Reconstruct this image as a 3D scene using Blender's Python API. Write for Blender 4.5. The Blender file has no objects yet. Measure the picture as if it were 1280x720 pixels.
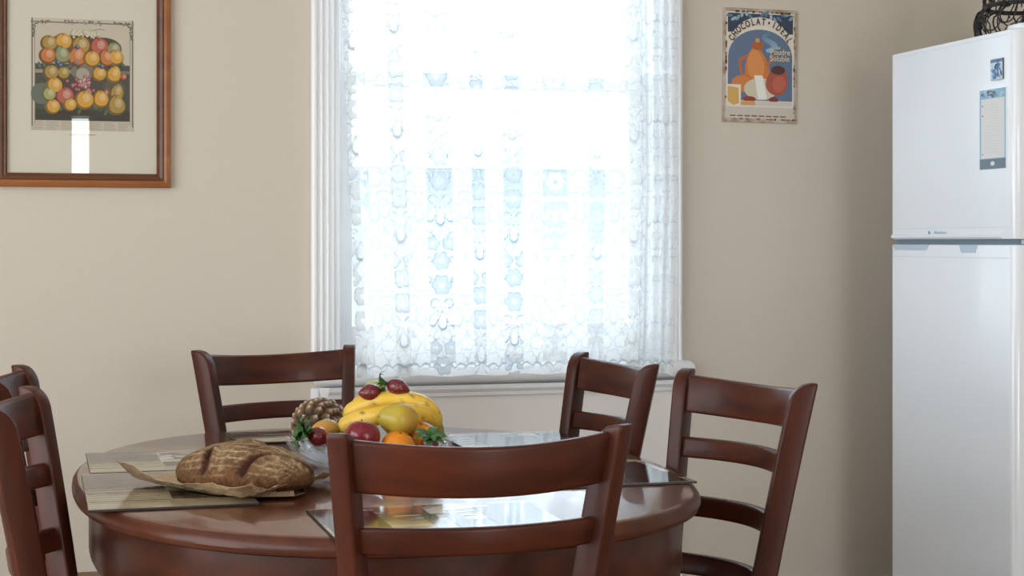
import bpy, bmesh, math, random
import numpy as np
from math import sin, cos, pi, radians, sqrt, atan2
from mathutils import Vector, Matrix, noise

S = bpy.context.scene
COL = S.collection
random.seed(7)

# ---------------------------------------------------------------- camera, world, lights, exposure
cam = bpy.data.objects.new('camera', bpy.data.cameras.new('camera'))
COL.objects.link(cam)
cam.location = (0, 0, 1.22)
cam.rotation_euler = (pi/2, 0, -radians(15.75))
cam.data.lens = 59.06
cam.data.sensor_width = 36
cam.data.shift_y = -0.0453
cam.data.clip_start = 0.05
S.camera = cam

w = bpy.data.worlds.new('overcast_sky')
S.world = w
w.use_nodes = True
bg = w.node_tree.nodes['Background']
bg.inputs['Color'].default_value = (0.80, 0.91, 1.0, 1)
bg.inputs['Strength'].default_value = 3.45


def area(name, loc, rot, sx, sy, watts, color):
    d = bpy.data.lights.new(name, 'AREA')
    d.shape = 'RECTANGLE'
    d.size, d.size_y, d.energy, d.color = sx, sy, watts, color
    o = bpy.data.objects.new(name, d)
    o.location, o.rotation_euler = loc, rot
    COL.objects.link(o)
    return o


# sidelight daylight, plus fill lamps added in the unseen left and doorway openings
area('fill_left_window', (-2.10, 1.4, 1.33), (0, -pi/2, 0), 2.1, 4.3, 78, (0.90, 0.95, 1.0))
area('fill_doorway', (1.9, -2.62, 1.2), (pi/2, 0, 0), 1.5, 2.2, 20, (1.0, 0.95, 0.88))
area('daylight_sidelight', (0.285, -2.62, 1.82), (pi/2, 0, 0), 0.12, 0.53, 1.0, (0.95, 0.97, 1.0))

S.view_settings.view_transform = 'Standard'
S.view_settings.look = 'None'
S.view_settings.gamma = 1
S.view_settings.use_curve_mapping = False
S.view_settings.exposure = 0.72


# ---------------------------------------------------------------- helpers
def put(name, me, mat=None, parent=None, smooth=None):
    """link a mesh (or bmesh) as one object; smooth = angle in degrees"""
    if isinstance(me, bmesh.types.BMesh):
        b = me
        me = bpy.data.meshes.new(name)
        b.to_mesh(me)
        b.free()
    if mat is not None:
        for m in (mat if isinstance(mat, (list, tuple)) else [mat]):
            me.materials.append(m)
    if smooth:
        me.polygons.foreach_set('use_smooth', [True]*len(me.polygons))
        me.set_sharp_from_angle(angle=radians(smooth))
    o = bpy.data.objects.new(name, me)
    COL.objects.link(o)
    if parent:
        o.parent = parent
    return o


def tag(o, label=None, cat=None, group=None, kind=None):
    if label: o['label'] = label
    if cat: o['category'] = cat
    if group: o['group'] = group
    if kind: o['kind'] = kind
    return o


def thing(name, label, cat, loc=(0, 0, 0), rz=0.0, group=None):
    o = bpy.data.objects.new(name, None)
    o.empty_display_size = 0.05
    o.location = loc
    o.rotation_euler = (0, 0, rz)
    COL.objects.link(o)
    return tag(o, label, cat, group)


def copy_tree(o, parent=None):
    c = o.copy()
    COL.objects.link(c)
    if parent: c.parent = parent
    for ch in list(o.children):
        copy_tree(ch, c)
    return c


def add_box(bm, x0, x1, y0, y1, z0, z1, bev=0.0, seg=2):
    r = bmesh.ops.create_cube(bm, size=1)
    vs = r['verts']
    bmesh.ops.scale(bm, vec=(x1-x0, y1-y0, z1-z0), verts=vs)
    bmesh.ops.translate(bm, vec=((x0+x1)/2, (y0+y1)/2, (z0+z1)/2), verts=vs)
    if bev:
        es = list({e for v in vs for e in v.link_edges})
        bmesh.ops.bevel(bm, geom=es, offset=bev, segments=seg, profile=0.5, affect='EDGES')
    return bm


def box(x0, x1, y0, y1, z0, z1, bev=0.0, seg=2):
    return add_box(bmesh.new(), x0, x1, y0, y1, z0, z1, bev, seg)


def loft(rings, close=True, caps=True, bm=None):
    bm = bm or bmesh.new()
    R = [[bm.verts.new(p) for p in r] for r in rings]
    n = len(R[0])
    for a, b in zip(R, R[1:]):
        for i in range(n if close else n-1):
            j = (i+1) % n
            bm.faces.new((a[i], a[j], b[j], b[i]))
    if caps and close:
        bm.faces.new(R[0][::-1])
        bm.faces.new(R[-1])
    bmesh.ops.recalc_face_normals(bm, faces=bm.faces)
    return bm


def lathe(prof, n=32, bm=None, fn=None):
    """prof [(r, z)]; fn(r, z, a) may return a changed (r, z)"""
    rings = []
    for r, z in prof:
        ring = []
        for i in range(n):
            a = 2*pi*i/n
            rr, zz = fn(r, z, a) if fn else (r, z)
            ring.append((rr*cos(a), rr*sin(a), zz))
        rings.append(ring)
    return loft(rings, bm=bm)


def tube(pts, rad, n=8, bm=None, cap=True, squash=None):
    pts = [Vector(p) for p in pts]
    if not hasattr(rad, '__len__'): rad = [rad]*len(pts)
    rings = []
    ref = None
    for i, p in enumerate(pts):
        t = (pts[min(i+1, len(pts)-1)] - pts[max(i-1, 0)]).normalized()
        if ref is None:
            ref = Vector((0, 0, 1)) if abs(t.z) < .9 else Vector((1, 0, 0))
        a = (ref - t*ref.dot(t)).normalized()
        ref = a
        b = t.cross(a)
        rings.append([p + (a*cos(2*pi*k/n) + b*sin(2*pi*k/n))*rad[i]*(squash(k/n) if squash else 1) for k in range(n)])
    return loft(rings, caps=cap, bm=bm)


def smooth_path(pts, k=6):
    """Catmull-Rom through pts"""
    P = [Vector(p) for p in pts]
    P = [P[0]*2-P[1]] + P + [P[-1]*2-P[-2]]
    out = []
    for i in range(1, len(P)-2):
        a, b, c_, d = P[i-1:i+3]
        for j in range(k):
            t = j/k
            out.append(.5*((2*b)+(c_-a)*t+(2*a-5*b+4*c_-d)*t*t+(3*b-a-3*c_+d)*t**3))
    out.append(P[-2])
    return out


def sph(rx, ry, rz, nu=28, nv=18, fn=None):
    bm = bmesh.new()
    bmesh.ops.create_uvsphere(bm, u_segments=nu, v_segments=nv, radius=1)
    for v in bm.verts:
        v.co = Vector(fn(v.co)) if fn else Vector((v.co.x*rx, v.co.y*ry, v.co.z*rz))
    return bm


# ---- materials
def nt(name):
    m = bpy.data.materials.new(name)
    m.use_nodes = True
    n = m.node_tree
    return m, n, n.nodes['Principled BSDF'], n.nodes['Material Output']


def mat(name, col, rough=.5, spec=.5, coat=0.0, metal=0.0, var=0.0, scale=20.0, bump=0.0, stretch=(1, 1, 1), col2=None, sss=0.0, detail=4.0, coatr=.08):
    m, n, p, out = nt(name)
    p.inputs['Roughness'].default_value = rough
    p.inputs['Specular IOR Level'].default_value = spec
    p.inputs['Metallic'].default_value = metal
    p.inputs['Coat Weight'].default_value = coat
    p.inputs['Coat Roughness'].default_value = coatr
    if sss:
        p.inputs['Subsurface Weight'].default_value = sss
        p.inputs['Subsurface Radius'].default_value = (.01, .004, .002)
    c2 = col2 or tuple(max(0, x*(1-var)) for x in col)
    if var or col2 or bump:
        tc = n.nodes.new('ShaderNodeTexCoord')
        mp = n.nodes.new('ShaderNodeMapping')
        mp.inputs['Scale'].default_value = stretch
        nz = n.nodes.new('ShaderNodeTexNoise')
        nz.inputs['Scale'].default_value = scale
        nz.inputs['Detail'].default_value = detail
        n.links.new(tc.outputs['Object'], mp.inputs['Vector'])
        n.links.new(mp.outputs['Vector'], nz.inputs['Vector'])
        rp = n.nodes.new('ShaderNodeValToRGB')
        rp.color_ramp.elements[0].position = .32
        rp.color_ramp.elements[1].position = .68
        rp.color_ramp.elements[0].color = (*c2, 1)
        rp.color_ramp.elements[1].color = (*col, 1)
        n.links.new(nz.outputs['Fac'], rp.inputs['Fac'])
        n.links.new(rp.outputs['Color'], p.inputs['Base Color'])
        if bump:
            bp = n.nodes.new('ShaderNodeBump')
            bp.inputs['Strength'].default_value = bump
            bp.inputs['Distance'].default_value = .002
            n.links.new(nz.outputs['Fac'], bp.inputs['Height'])
            n.links.new(bp.outputs['Normal'], p.inputs['Normal'])
    else:
        p.inputs['Base Color'].default_value = (*col, 1)
    return m


def wood(name, c1, c2, axis='z', rough=.3, coat=.25, scale=9.0, coatr=.1):
    st = {'x': (.12, 1, 1), 'y': (1, .12, 1), 'z': (1, 1, .12)}[axis]
    return mat(name, c1, rough, .24, coat, 0, 0, scale, .08, tuple(s*3 for s in st), c2, detail=7, coatr=coatr)


def attr_mat(name, rough=.6, coat=0.0, attr='Col', bump=0.0, scale=60, spec=.4):
    m, n, p, out = nt(name)
    a = n.nodes.new('ShaderNodeAttribute')
    a.attribute_name = attr
    n.links.new(a.outputs['Color'], p.inputs['Base Color'])
    p.inputs['Roughness'].default_value = rough
    p.inputs['Coat Weight'].default_value = coat
    p.inputs['Coat Roughness'].default_value = .06
    p.inputs['Specular IOR Level'].default_value = spec
    if bump:
        nz = n.nodes.new('ShaderNodeTexNoise')
        nz.inputs['Scale'].default_value = scale
        tc = n.nodes.new('ShaderNodeTexCoord')
        n.links.new(tc.outputs['Object'], nz.inputs['Vector'])
        bp = n.nodes.new('ShaderNodeBump')
        bp.inputs['Strength'].default_value = bump
        bp.inputs['Distance'].default_value = .002
        n.links.new(nz.outputs['Fac'], bp.inputs['Height'])
        n.links.new(bp.outputs['Normal'], p.inputs['Normal'])
    return m


def thin_glass(name, tint=(1, 1, 1), ior=1.45):
    m, n, p, out = nt(name)
    n.nodes.remove(p)
    tr = n.nodes.new('ShaderNodeBsdfTransparent')
    tr.inputs['Color'].default_value = (*tint, 1)
    gl = n.nodes.new('ShaderNodeBsdfGlossy')
    gl.inputs['Roughness'].default_value = .01
    fr = n.nodes.new('ShaderNodeFresnel')
    ge = n.nodes.new('ShaderNodeNewGeometry')
    mr = n.nodes.new('ShaderNodeMapRange')
    mr.inputs['To Min'].default_value = ior
    mr.inputs['To Max'].default_value = 1/ior
    n.links.new(ge.outputs['Backfacing'], mr.inputs['Value'])
    n.links.new(mr.outputs['Result'], fr.inputs['IOR'])
    mx = n.nodes.new('ShaderNodeMixShader')
    n.links.new(fr.outputs[0], mx.inputs[0])
    n.links.new(tr.outputs[0], mx.inputs[1])
    n.links.new(gl.outputs[0], mx.inputs[2])
    n.links.new(mx.outputs[0], out.inputs[0])
    return m


M = {}
M['wall'] = mat('cream_wall', (.645, .585, .497), .85, .2, var=.03, scale=160, bump=.25, detail=3)
M['plaster'] = mat('ceiling_white', (.8, .79, .76), .9, .2)
M['trim'] = mat('white_gloss_paint', (.87, .885, .895), .35, .5, coat=.15)
M['floor'] = wood('floor_boards', (.30, .17, .08), (.22, .12, .055), 'y', .35, .2, 4)
M['mahog_z'] = wood('mahogany_upright', (.080, .0175, .0070), (.038, .0090, .0045), 'z', .40, .07, coatr=.12)
M['mahog_x'] = wood('mahogany_rail', (.088, .0200, .0078), (.040, .0095, .0048), 'x', .40, .07, coatr=.12)
M['table'] = wood('table_mahogany', (.160, .046, .018), (.088, .025, .010), 'y', .36, .8, 7, coatr=.075)
M['table'].node_tree.nodes['Principled BSDF'].inputs['Coat IOR'].default_value = 1.52
M['edge'] = wood('satin_table_edge', (.095, .026, .0105), (.054, .015, .007), 'y', .42, .12, 7, coatr=.22)
M['apron'] = wood('apron_mahogany', (.074, .019, .008), (.042, .0115, .0055), 'y', .40, .15, 7, coatr=.15)
M['honey'] = mat('honey_upholstery', (.36, .20, .075), .55, .4, var=.12, scale=30, bump=.15)
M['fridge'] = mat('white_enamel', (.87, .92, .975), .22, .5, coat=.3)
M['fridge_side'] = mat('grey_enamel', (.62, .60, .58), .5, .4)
M['gasket'] = mat('grey_gasket', (.17, .23, .28), .6, .3)
M['dark'] = mat('dark_grey', (.05, .055, .06), .5)
M['wire'] = mat('black_wire', (.012, .012, .013), .4, .5)
M['art'] = attr_mat('printed_paper', .7)
M['tinart'] = attr_mat('printed_tin', .5, .1)
M['matart'] = attr_mat('printed_placemat', .08, 0, spec=.5)
M['mat_edge'] = mat('dark_placemat_edge', (.02, .016, .014), .4)
M['mount'] = mat('cream_mount_card', (.68, .635, .53), .9, .2, var=.03, scale=200)
M['frame_wood'] = wood('orange_frame_wood', (.34, .125, .036), (.25, .082, .024), 'x', .35, .3)
M['frame_dark'] = wood('brown_frame_lip', (.15, .06, .025), (.09, .035, .016), 'x', .4, .2)
M['glass'] = thin_glass('picture_glass')
M['pane'] = thin_glass('window_glass', (.97, .99, 1))


# ---- flat printed art: polygons with a colour each, laid on a plane facing the room
class Art:
    def __init__(s): s.v, s.f, s.c = [], [], []

    def poly(s, pts, col, layer):
        b = len(s.v)
        s.v += [(x, z, layer) for x, z in pts]
        s.f.append(list(range(b, b+len(pts))))
        s.c.append(col)

    def rect(s, x0, x1, z0, z1, col, layer): s.poly([(x0, z0), (x1, z0), (x1, z1), (x0, z1)], col, layer)

    def oval(s, x, z, rx, rz, col, layer, rot=0, n=22, egg=0.0):
        pts = []
        for i in range(n):
            a = 2*pi*i/n
            px, pz = rx*cos(a)*(1-egg*sin(a)), rz*sin(a)
            pts.append((x+px*cos(rot)-pz*sin(rot), z+px*sin(rot)+pz*cos(rot)))
        s.poly(pts, col, layer)

    def line(s, pts, wd, col, layer):
        for (x0, z0), (x1, z1) in zip(pts, pts[1:]):
            d = sqrt((x1-x0)**2+(z1-z0)**2) or 1e-6
            nx, nz = -(z1-z0)/d*wd/2, (x1-x0)/d*wd/2
            s.poly([(x0+nx, z0+nz), (x0-nx, z0-nz), (x1-nx, z1-nz), (x1+nx, z1+nz)], col, layer)

    def mesh(s, name, plane, step=3e-6):
        """plane 'wall': x -> X, z -> Z, layers towards -Y; 'flat': x, z -> X, Y, layers up; 'left': x -> -Y..., layers towards -X"""
        conv = {'wall': lambda x, z, l: (x, -l*step, z), 'flat': lambda x, z, l: (x, z, l*step),
                'left': lambda x, z, l: (-l*step, -x, z)}[plane]
        me = bpy.data.meshes.new(name)
        order = sorted(range(len(s.f)), key=lambda i: s.v[s.f[i][0]][2])
        lay = [0]*len(s.v)
        for k, i in enumerate(order):
            for vi in s.f[i]: lay[vi] = k
        me.from_pydata([conv(p[0], p[1], lay[i]) for i, p in enumerate(s.v)], [], s.f)
        a = me.color_attributes.new('Col', 'FLOAT_COLOR', 'CORNER')
        cols = []
        for f, c in zip(s.f, s.c): cols += [(*c, 1)]*len(f)
        a.data.foreach_set('color', np.array(cols, dtype=np.float32).ravel())
        me.update()
        return me


def sr(r, g, b):
    """sRGB 0-255 to linear"""
    return tuple((x/255/12.92 if x/255 <= .04045 else ((x/255+.055)/1.055)**2.4) for x in (r, g, b))


def letter_mesh(txt, size, name='letter', bold=0.0):
    cu = bpy.data.curves.new(name, 'FONT')
    cu.body = txt
    cu.size = size
    cu.align_x = 'CENTER'
    cu.offset = bold
    cu.resolution_u = 3
    o = bpy.data.objects.new(name, cu)
    COL.objects.link(o)
    bpy.context.view_layer.update()
    me = bpy.data.meshes.new_from_object(o.evaluated_get(bpy.context.evaluated_depsgraph_get()))
    bpy.data.objects.remove(o)
    bpy.data.curves.remove(cu)
    me.materials.clear()
    return me


def join_meshes(items):
    bm = bmesh.new()
    for me, mx in items:
        k = len(bm.verts)
        bm.from_mesh(me)
        bm.verts.ensure_lookup_table()
        bmesh.ops.transform(bm, matrix=mx, verts=bm.verts[k:])
        bpy.data.meshes.remove(me)
    return bm


def vcol(bm_or_me, fn, name='Col'):
    """point colour attribute from fn(co)"""
    me = bm_or_me
    a = me.color_attributes.new(name, 'FLOAT_COLOR', 'POINT')
    d = []
    for v in me.vertices: d += [*fn(v.co), 1]
    a.data.foreach_set('color', np.array(d, dtype=np.float32))


def to_me(bm, name):
    me = bpy.data.meshes.new(name)
    bm.to_mesh(me)
    bm.free()
    return me


def mixc(a, b, t):
    t = max(0, min(1, t))
    return tuple(x*(1-t)+y*t for x, y in zip(a, b))


# ================================================================ THE ROOM
U0, U1, V0, V1, ZC = -2.0, 3.15, -2.5, 4.8, 2.9
WX0, WX1, WZ0, WZ1 = 0.835, 1.800, 0.832, 2.42     # front window opening


def wall_with_holes(name, horiz, depth, a0, a1, holes, z1=ZC):
    """a wall running along X (horiz) or Y, made of the strips around its openings"""
    bm = bmesh.new()
    cuts = sorted({a0, a1, *[h[0] for h in holes], *[h[1] for h in holes]})
    for p, q in zip(cuts, cuts[1:]):
        hs = [h for h in holes if h[0] <= p and h[1] >= q]
        spans = [(0.0, z1)] if not hs else [s for s in ((0.0, hs[0][2]), (hs[0][3], z1)) if s[1] - s[0] > 1e-4]
        for s0, s1 in spans:
            if horiz: add_box(bm, p, q, depth[0], depth[1], s0, s1)
            else: add_box(bm, depth[0], depth[1], p, q, s0, s1)
    bmesh.ops.remove_doubles(bm, verts=bm.verts, dist=1e-5)
    return tag(put(name, bm, M['wall']), kind='structure')


wall_with_holes('wall_back', True, (V1, V1+.22), U0-.2, U1+.2, [(WX0, WX1, WZ0, WZ1)])
wall_with_holes('wall_left', False, (U0-.22, U0), V0-.2, V1, [(-.8, 3.6, .24, 2.42)])  # left opening widened to make its fill lamp larger and softer
wall_with_holes('wall_right', False, (U1, U1+.2), V0-.2, V1, [])
wall_with_holes('wall_front', True, (V0-.22, V0), U0, U1, [(.225, .345, 1.55, 2.095), (1.15, 2.65, 0.0, 2.3)])
tag(put('floor', box(U0-.2, U1+.2, V0-1.2, V1+.2, -.08, 0), M['floor']), kind='structure')
tag(put('ceiling', box(U0-.2, U1+.2, V0-.2, V1+.2, ZC, ZC+.1), M['plaster']), kind='structure')
for nm, b in (('baseboard_back', box(U0, U1, V1-.018, V1, 0, .16, .005)), ('baseboard_left', box(U0, U0+.018, V0, V1-.02, 0, .16, .005)),
              ('baseboard_right', box(U1-.018, U1, V0, V1-.02, 0, .16, .005))):
    tag(put(nm, b, M['trim'], smooth=40), kind='structure')

# the window in the back wall: architrave, sash, sill, apron, panel strips
win = bpy.data.objects.new('window_1', None)
COL.objects.link(win)
win.location = (1.32, V1, WZ0)
tag(win, kind='structure')


def wput(name, bm, m, sm=40):
    o = put(name, bm, m, smooth=sm)
    o.parent = win
    o.matrix_parent_inverse = Matrix.Translation(win.location).inverted()
    return o


def architrave(x_out, x_in, z0, z1):
    """fluted moulding from outer to inner edge, standing upright"""
    sgn = 1 if x_in > x_out else -1
    wd = abs(x_in-x_out)
    prof = [(0, 0), (0, .026), (.008, .031), (.014, .030), (.016, .022), (.024, .021), (.027, .027), (.032, .027), (.035, .019),
            (.043, .018), (.046, .024), (.051, .024), (.054, .016), (.064, .015), (.067, .018), (.070, .012), (.070, 0)]
    k = wd/.070
    pr = [(x_out+sgn*p*k, V1-d) for p, d in prof]
    return loft([[(x, y, z0) for x, y in pr], [(x, y, z1) for x, y in pr]])


wput('architrave', architrave(.752, .819, .855, 2.50), M['trim'], 25)
wput('architrave', architrave(1.885, 1.816, .855, 2.50), M['trim'], 25)
wput('head_moulding', box(.74, 1.897, V1-.034, V1, 2.44, 2.52, .008), M['trim'])
wput('reveal', box(.819, WX0+.002, V1-.006, V1+.2, WZ0, WZ1, .002), M['trim'])
wput('reveal', box(WX1-.002, 1.816, V1-.006, V1+.2, WZ0, WZ1, .002), M['trim'])
wput('reveal', box(WX0, WX1, V1, V1+.2, WZ1-.02, WZ1, .002), M['trim'])
for nm, xa, xb, za, zb, ya in (('lower_sash', WX0, WX1, .836, 1.722, V1+.07), ('upper_sash', WX0, WX1, 1.684, 2.40, V1+.115)):
    bm = bmesh.new()
    bot, top = (.137, .040) if nm == 'lower_sash' else (.040, .055)
    add_box(bm, xa, xa+.052, ya, ya+.04, za, zb, .004)
    add_box(bm, xb-.052, xb, ya, ya+.04, za, zb, .004)
    add_box(bm, xa+.05, xb-.05, ya, ya+.04, za, za+bot, .004)
    add_box(bm, xa+.05, xb-.05, ya, ya+.04, zb-top, zb, .004)
    so = wput(nm, bm, M['trim'])
    g = put('pane', box(xa+.05, xb-.05, ya+.018, ya+.022, za+bot, zb-top), M['pane'], so)
# sill with a rounded nose and the moulded apron under it with mitred ends
nose = []
for x in (.762, 1.912):
    ring = [(x, V1+.0, .800)]
    for i in range(9):
        a = -pi/2+pi*i/8
        ring.append((x, V1-.036-.022*cos(a), .835+.0255*sin(a)))
    ring += [(x, V1+.0, .861)]
    nose.append(ring)
mid = [[(1.903, y if i in (0, 10) else y, z) for i, (x, y, z) in enumerate(nose[1])]]
tip = [(1.917, V1-.03+(y-V1+.03)*.72, .835+(z-.835)*.62) for x, y, z in nose[1]]
tipl = [(.759, V1-.03+(y-V1+.03)*.72, .835+(z-.835)*.62) for x, y, z in nose[0]]
nose[0] = [(.770, y, z) for x, y, z in nose[0]]
wput('sill', loft([tipl, nose[0], mid[0], tip]), M['trim'], 50)
prof = [(V1, .801), (V1-.040, .801), (V1-.036, .789), (V1-.022, .778), (V1-.018, .768), (V1, .766)]
rings = []
for x, dz in ((.772, 1), (.800, 0), (1.850, 0), (1.876, 1)):
    rings.append([(x, y, z) for y, z in prof] if not dz else [(x, V1-(V1-y)*.25, z) for y, z in prof])
wput('sill_apron', loft(rings), M['trim'], 25)
for xa, xb in ((.752, .776), (1.868, 1.890)):
    wput('panel_strip', box(xa, xb, V1-.016, V1, .16, .80, .005), M['trim'])
wput('under_panel', box(.776, 1.868, V1-.005, V1, .16, .767), mat('off_white_panel_paint', (.74, .71, .67), .6, .3))

# the other openings' frames (behind and left of the camera)
w2 = tag(put('window_2', box(U0-.10, U0-.07, -.8, 3.6, 2.36, 2.42, .004), M['trim']), kind='structure')
bm = bmesh.new()
for a, b_, c_, d_ in ((-.86, -.80, .18, 2.48), (3.60, 3.66, .18, 2.48), (-.86, 3.66, .18, .24), (-.86, 3.66, 2.42, 2.48)):
    add_box(bm, U0-.01, U0+.02, a, b_, c_, d_, .004)
tag(put('trim_1', bm, M['trim']), kind='structure')

M['blocker'] = mat('white_blocker', (.82, .82, .80), .9)  # unseen sheet added to keep direct sky out behind the left fill lamp
tag(put('sky_blocker', box(U0-.17, U0-.165, -.8, 3.6, .24, 2.42), M['blocker']), 'added unseen sky blind drawn over the wide window on the left', 'blocker')

# lace curtain -------------------------------------------------------------------------------
def make_curtain():
    VC = 4.712
    way = [(.840, 0), (.872, .006), (.846, .013), (.842, .014), (.868, .022), (.895, .012), (.930, .002), (.962, .000), (1.006, -.004), (.966, .008), (.964, .010), (1.008, .017),
           (1.067, .010), (1.145, .002), (1.202, .008), (1.245, .002), (1.298, .010), (1.359, .003), (1.42, .011), (1.496, .004), (1.563, .010), (1.613, .004),
           (1.681, .008), (1.728, -.003), (1.690, .010), (1.728, .018)]
    x = 1.728
    k = 0
    while x < 1.843:
        x += .0075
        way.append((min(x, 1.843), .004 + (.007 if k % 4 in (0, 1) else -.004) + .003*sin(k*2.3)))
        k += 1
    # resample by length
    P = np.array(way)
    d = np.r_[0, np.cumsum(np.sqrt((np.diff(P, axis=0)**2).sum(1)))]
    n = int(d[-1]/.0023)
    s = np.linspace(0, d[-1], n)
    u = np.interp(s, d, P[:, 0])
    y = np.interp(s, d, P[:, 1])
    ker = np.hanning(9); ker /= ker.sum()
    y = np.convolve(np.pad(y, 4, 'edge'), ker, 'valid')
    z = np.r_[np.arange(.8335, 1.985, .0023), np.arange(1.99, 2.56, .03)]
    nz = len(z)
    UU, ZZ = np.meshgrid(u, z)
    SS, _ = np.meshgrid(s, z)
    YY, _ = np.meshgrid(y, z)
    # ---- lace density
    bands = [(.836, .898, .35), (.962, 1.009, .38), (1.067, 1.145, .85), (1.202, 1.245, .85), (1.298, 1.359, .85), (1.42, 1.496, .55), (1.563, 1.613, .7), (1.681, 1.728, .25), (1.728, 1.86, .6)]
    dens = np.full(UU.shape, .34)
    rng = np.random.default_rng(3)
    # faint sprigs on the sheer ground
    def motif(p, q, hw):
        """p across the band (m from its centre), q down the repeat 0..0.30: returns fill, outline"""
        fill = np.zeros(p.shape); line = np.zeros(p.shape)
        def flower(cx, cq, R, npet=6, ph=0.0):
            nonlocal fill, line
            for w_ in (-.30, 0, .30):
                dx, dq = p-cx, q-cq-w_
                r = np.hypot(dx, dq); a = np.arctan2(dq, dx)
                edge = R*(.76+.24*np.abs(np.cos(npet/2*a+ph)))
                fill = np.maximum(fill, (r < edge)*(r > R*.25)*.75)
                line = np.maximum(line, (np.abs(r-edge) < .0020)*1.0)
                line = np.maximum(line, (np.abs(r-R*.36) < .0016)*.9)
                line = np.maximum(line, (r < edge)*(r > R*.4)*(np.abs(np.sin(npet/2*a+ph)) < .12)*.6)
        def ring(cx, cq, R, wd=.0026, gap=None):
            nonlocal line
            for w_ in (-.30, 0, .30):
                dx, dq = p-cx, q-cq-w_
                r = np.hypot(dx, dq)
                m = np.abs(r-R) < wd
                if gap is not None: m &= np.cos(np.arctan2(dq, dx)-gap) < .75
                line = np.maximum(line, m*1.0)
                line = np.maximum(line, (r < R*.35)*.8)
        def drop(cx, cq, a_, b_, tilt):
            nonlocal fill, line
            for w_ in (-.30, 0, .30):
                dx, dq = p-cx, q-cq-w_
                x_ = dx*cos(tilt)+dq*sin(tilt); y_ = -dx*sin(tilt)+dq*cos(tilt)
                k_ = np.hypot(x_/(a_*(1+.55*y_/b_)+1e-6), y_/b_)
                fill = np.maximum(fill, (k_ < 1)*.55)
                line = np.maximum(line, (np.abs(k_-1) < .17)*1.0)
        flower(.0, .035, .030, 6)
        ring(-.020, .088, .013, gap=0.6); ring(.020, .088, .013, gap=2.5)
        drop(-.024, .130, .010, .024, .45); drop(.024, .130, .010, .024, -.45); drop(0, .136, .011, .026, 0)
        drop(-.014, .178, .006, .015, .8); drop(.014, .178, .006, .015, -.8); drop(-.030, .172, .005, .012, .2); drop(.030, .172, .005, .012, -.2)
        flower(.024, .215, .021, 5, .5); flower(-.024, .215, .021, 5, .2)
        flower(.0, .265, .027, 6, .4)
        ring(.033, .262, .008, gap=1.0); ring(-.033, .262, .008, gap=2.0)
        flower(.036, .020, .009, 5); flower(-.036, .020, .009, 5)
        return fill, line
    q = np.mod(1.33-ZZ, .30)
    for i, (a, b, k_) in enumerate(bands):
        m = (UU >= a)*(UU < b)
        if i == 8:
            p = np.mod(SS, .080)-.040; hw = .040
        else:
            p = UU-(a+b)/2; hw = (b-a)/2
        fl, ln = motif(p, np.mod(q+.05*(i % 3), .30), hw)
        ground = (.30 if i not in (0, 1, 8) else .66 if i == 8 else .20)
        dd = np.maximum(ground, np.maximum(fl*1.18*(.72+.28*k_), ln*.94*(.8+.2*k_)))
        dd = np.where(m > 0, dd, 0)
        edge = (np.abs(UU-b) < .0028) if i < 8 else np.zeros(UU.shape, bool)
        dd = np.where(edge & (m > 0), .75*k_, dd)
        dens = np.where(m > 0, dd, dens)
    fl, ln = motif(np.mod(SS, .055)-.0275, np.mod(q+.11, .30), .0275)
    sheer = dens == .34
    dens = np.where(sheer, np.maximum(.74, np.maximum(fl*.78, ln*.84)), dens)
    # scalloped hem
    hem = .858+.010*np.abs(np.sin(SS*pi/.035))
    dens = np.where(ZZ < hem, np.maximum(dens, .74), dens)
    dens = np.where(np.abs(ZZ-hem) < .003, .9, dens)
    # ---- hang it
    t = (UU-.840)/(1.843-.840)
    zz = np.clip((ZZ-.84)/1.06, 0, 1.7)
    L = .869-.041*zz; R = 1.826+.018*np.clip(zz*2, 0, 1)
    X = L+t*(R-L)
    drop_ = np.clip((UU-1.80)/.043, 0, 1)
    Zz = ZZ-drop_*np.clip((1.2-ZZ)/.37, 0, 1)*.018 + .0025*np.sin(SS*40)*(np.clip((1.0-ZZ)/.17, 0, 1))
    Y = VC+YY*(.7+.3*np.sin(UU*31))-.012*np.clip(1-zz, 0, 1)
    co = np.stack([X, Y, Zz], -1).reshape(-1, 3).astype(np.float32)
    idx = np.arange(n*nz).reshape(nz, n)
    quads = np.stack([idx[:-1, :-1], idx[:-1, 1:], idx[1:, 1:], idx[1:, :-1]], -1).reshape(-1, 4)
    me = bpy.data.meshes.new('lace_curtain')
    me.vertices.add(len(co)); me.vertices.foreach_set('co', co.ravel())
    nq = len(quads)
    me.loops.add(nq*4); me.loops.foreach_set('vertex_index', quads.ravel().astype(np.int32))
    me.polygons.add(nq); me.polygons.foreach_set('loop_start', np.arange(0, nq*4, 4, dtype=np.int32))
    me.polygons.foreach_set('use_smooth', np.ones(nq, dtype=bool))
    at = me.attributes.new('lace', 'FLOAT', 'POINT')
    at.data.foreach_set('value', dens.ravel().astype(np.float32))
    me.update(); me.validate()
    m, nn, p_, out = nt('white_lace')
    nn.nodes.remove(p_)
    a = nn.nodes.new('ShaderNodeAttribute'); a.attribute_name = 'lace'
    tr = nn.nodes.new('ShaderNodeBsdfTransparent')
    df = nn.nodes.new('ShaderNodeBsdfDiffuse'); df.inputs[0].default_value = (.86, .87, .87, 1)
    tl = nn.nodes.new('ShaderNodeBsdfTranslucent'); tl.inputs[0].default_value = (.92, .93, .94, 1)
    th = nn.nodes.new('ShaderNodeMapRange'); th.inputs[1].default_value = .745; th.inputs[2].default_value = .92
    cm = nn.nodes.new('ShaderNodeMix'); cm.data_type = 'RGBA'
    cm.inputs[6].default_value = (.92, .935, .94, 1); cm.inputs[7].default_value = (.12, .22, .30, 1)
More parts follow.
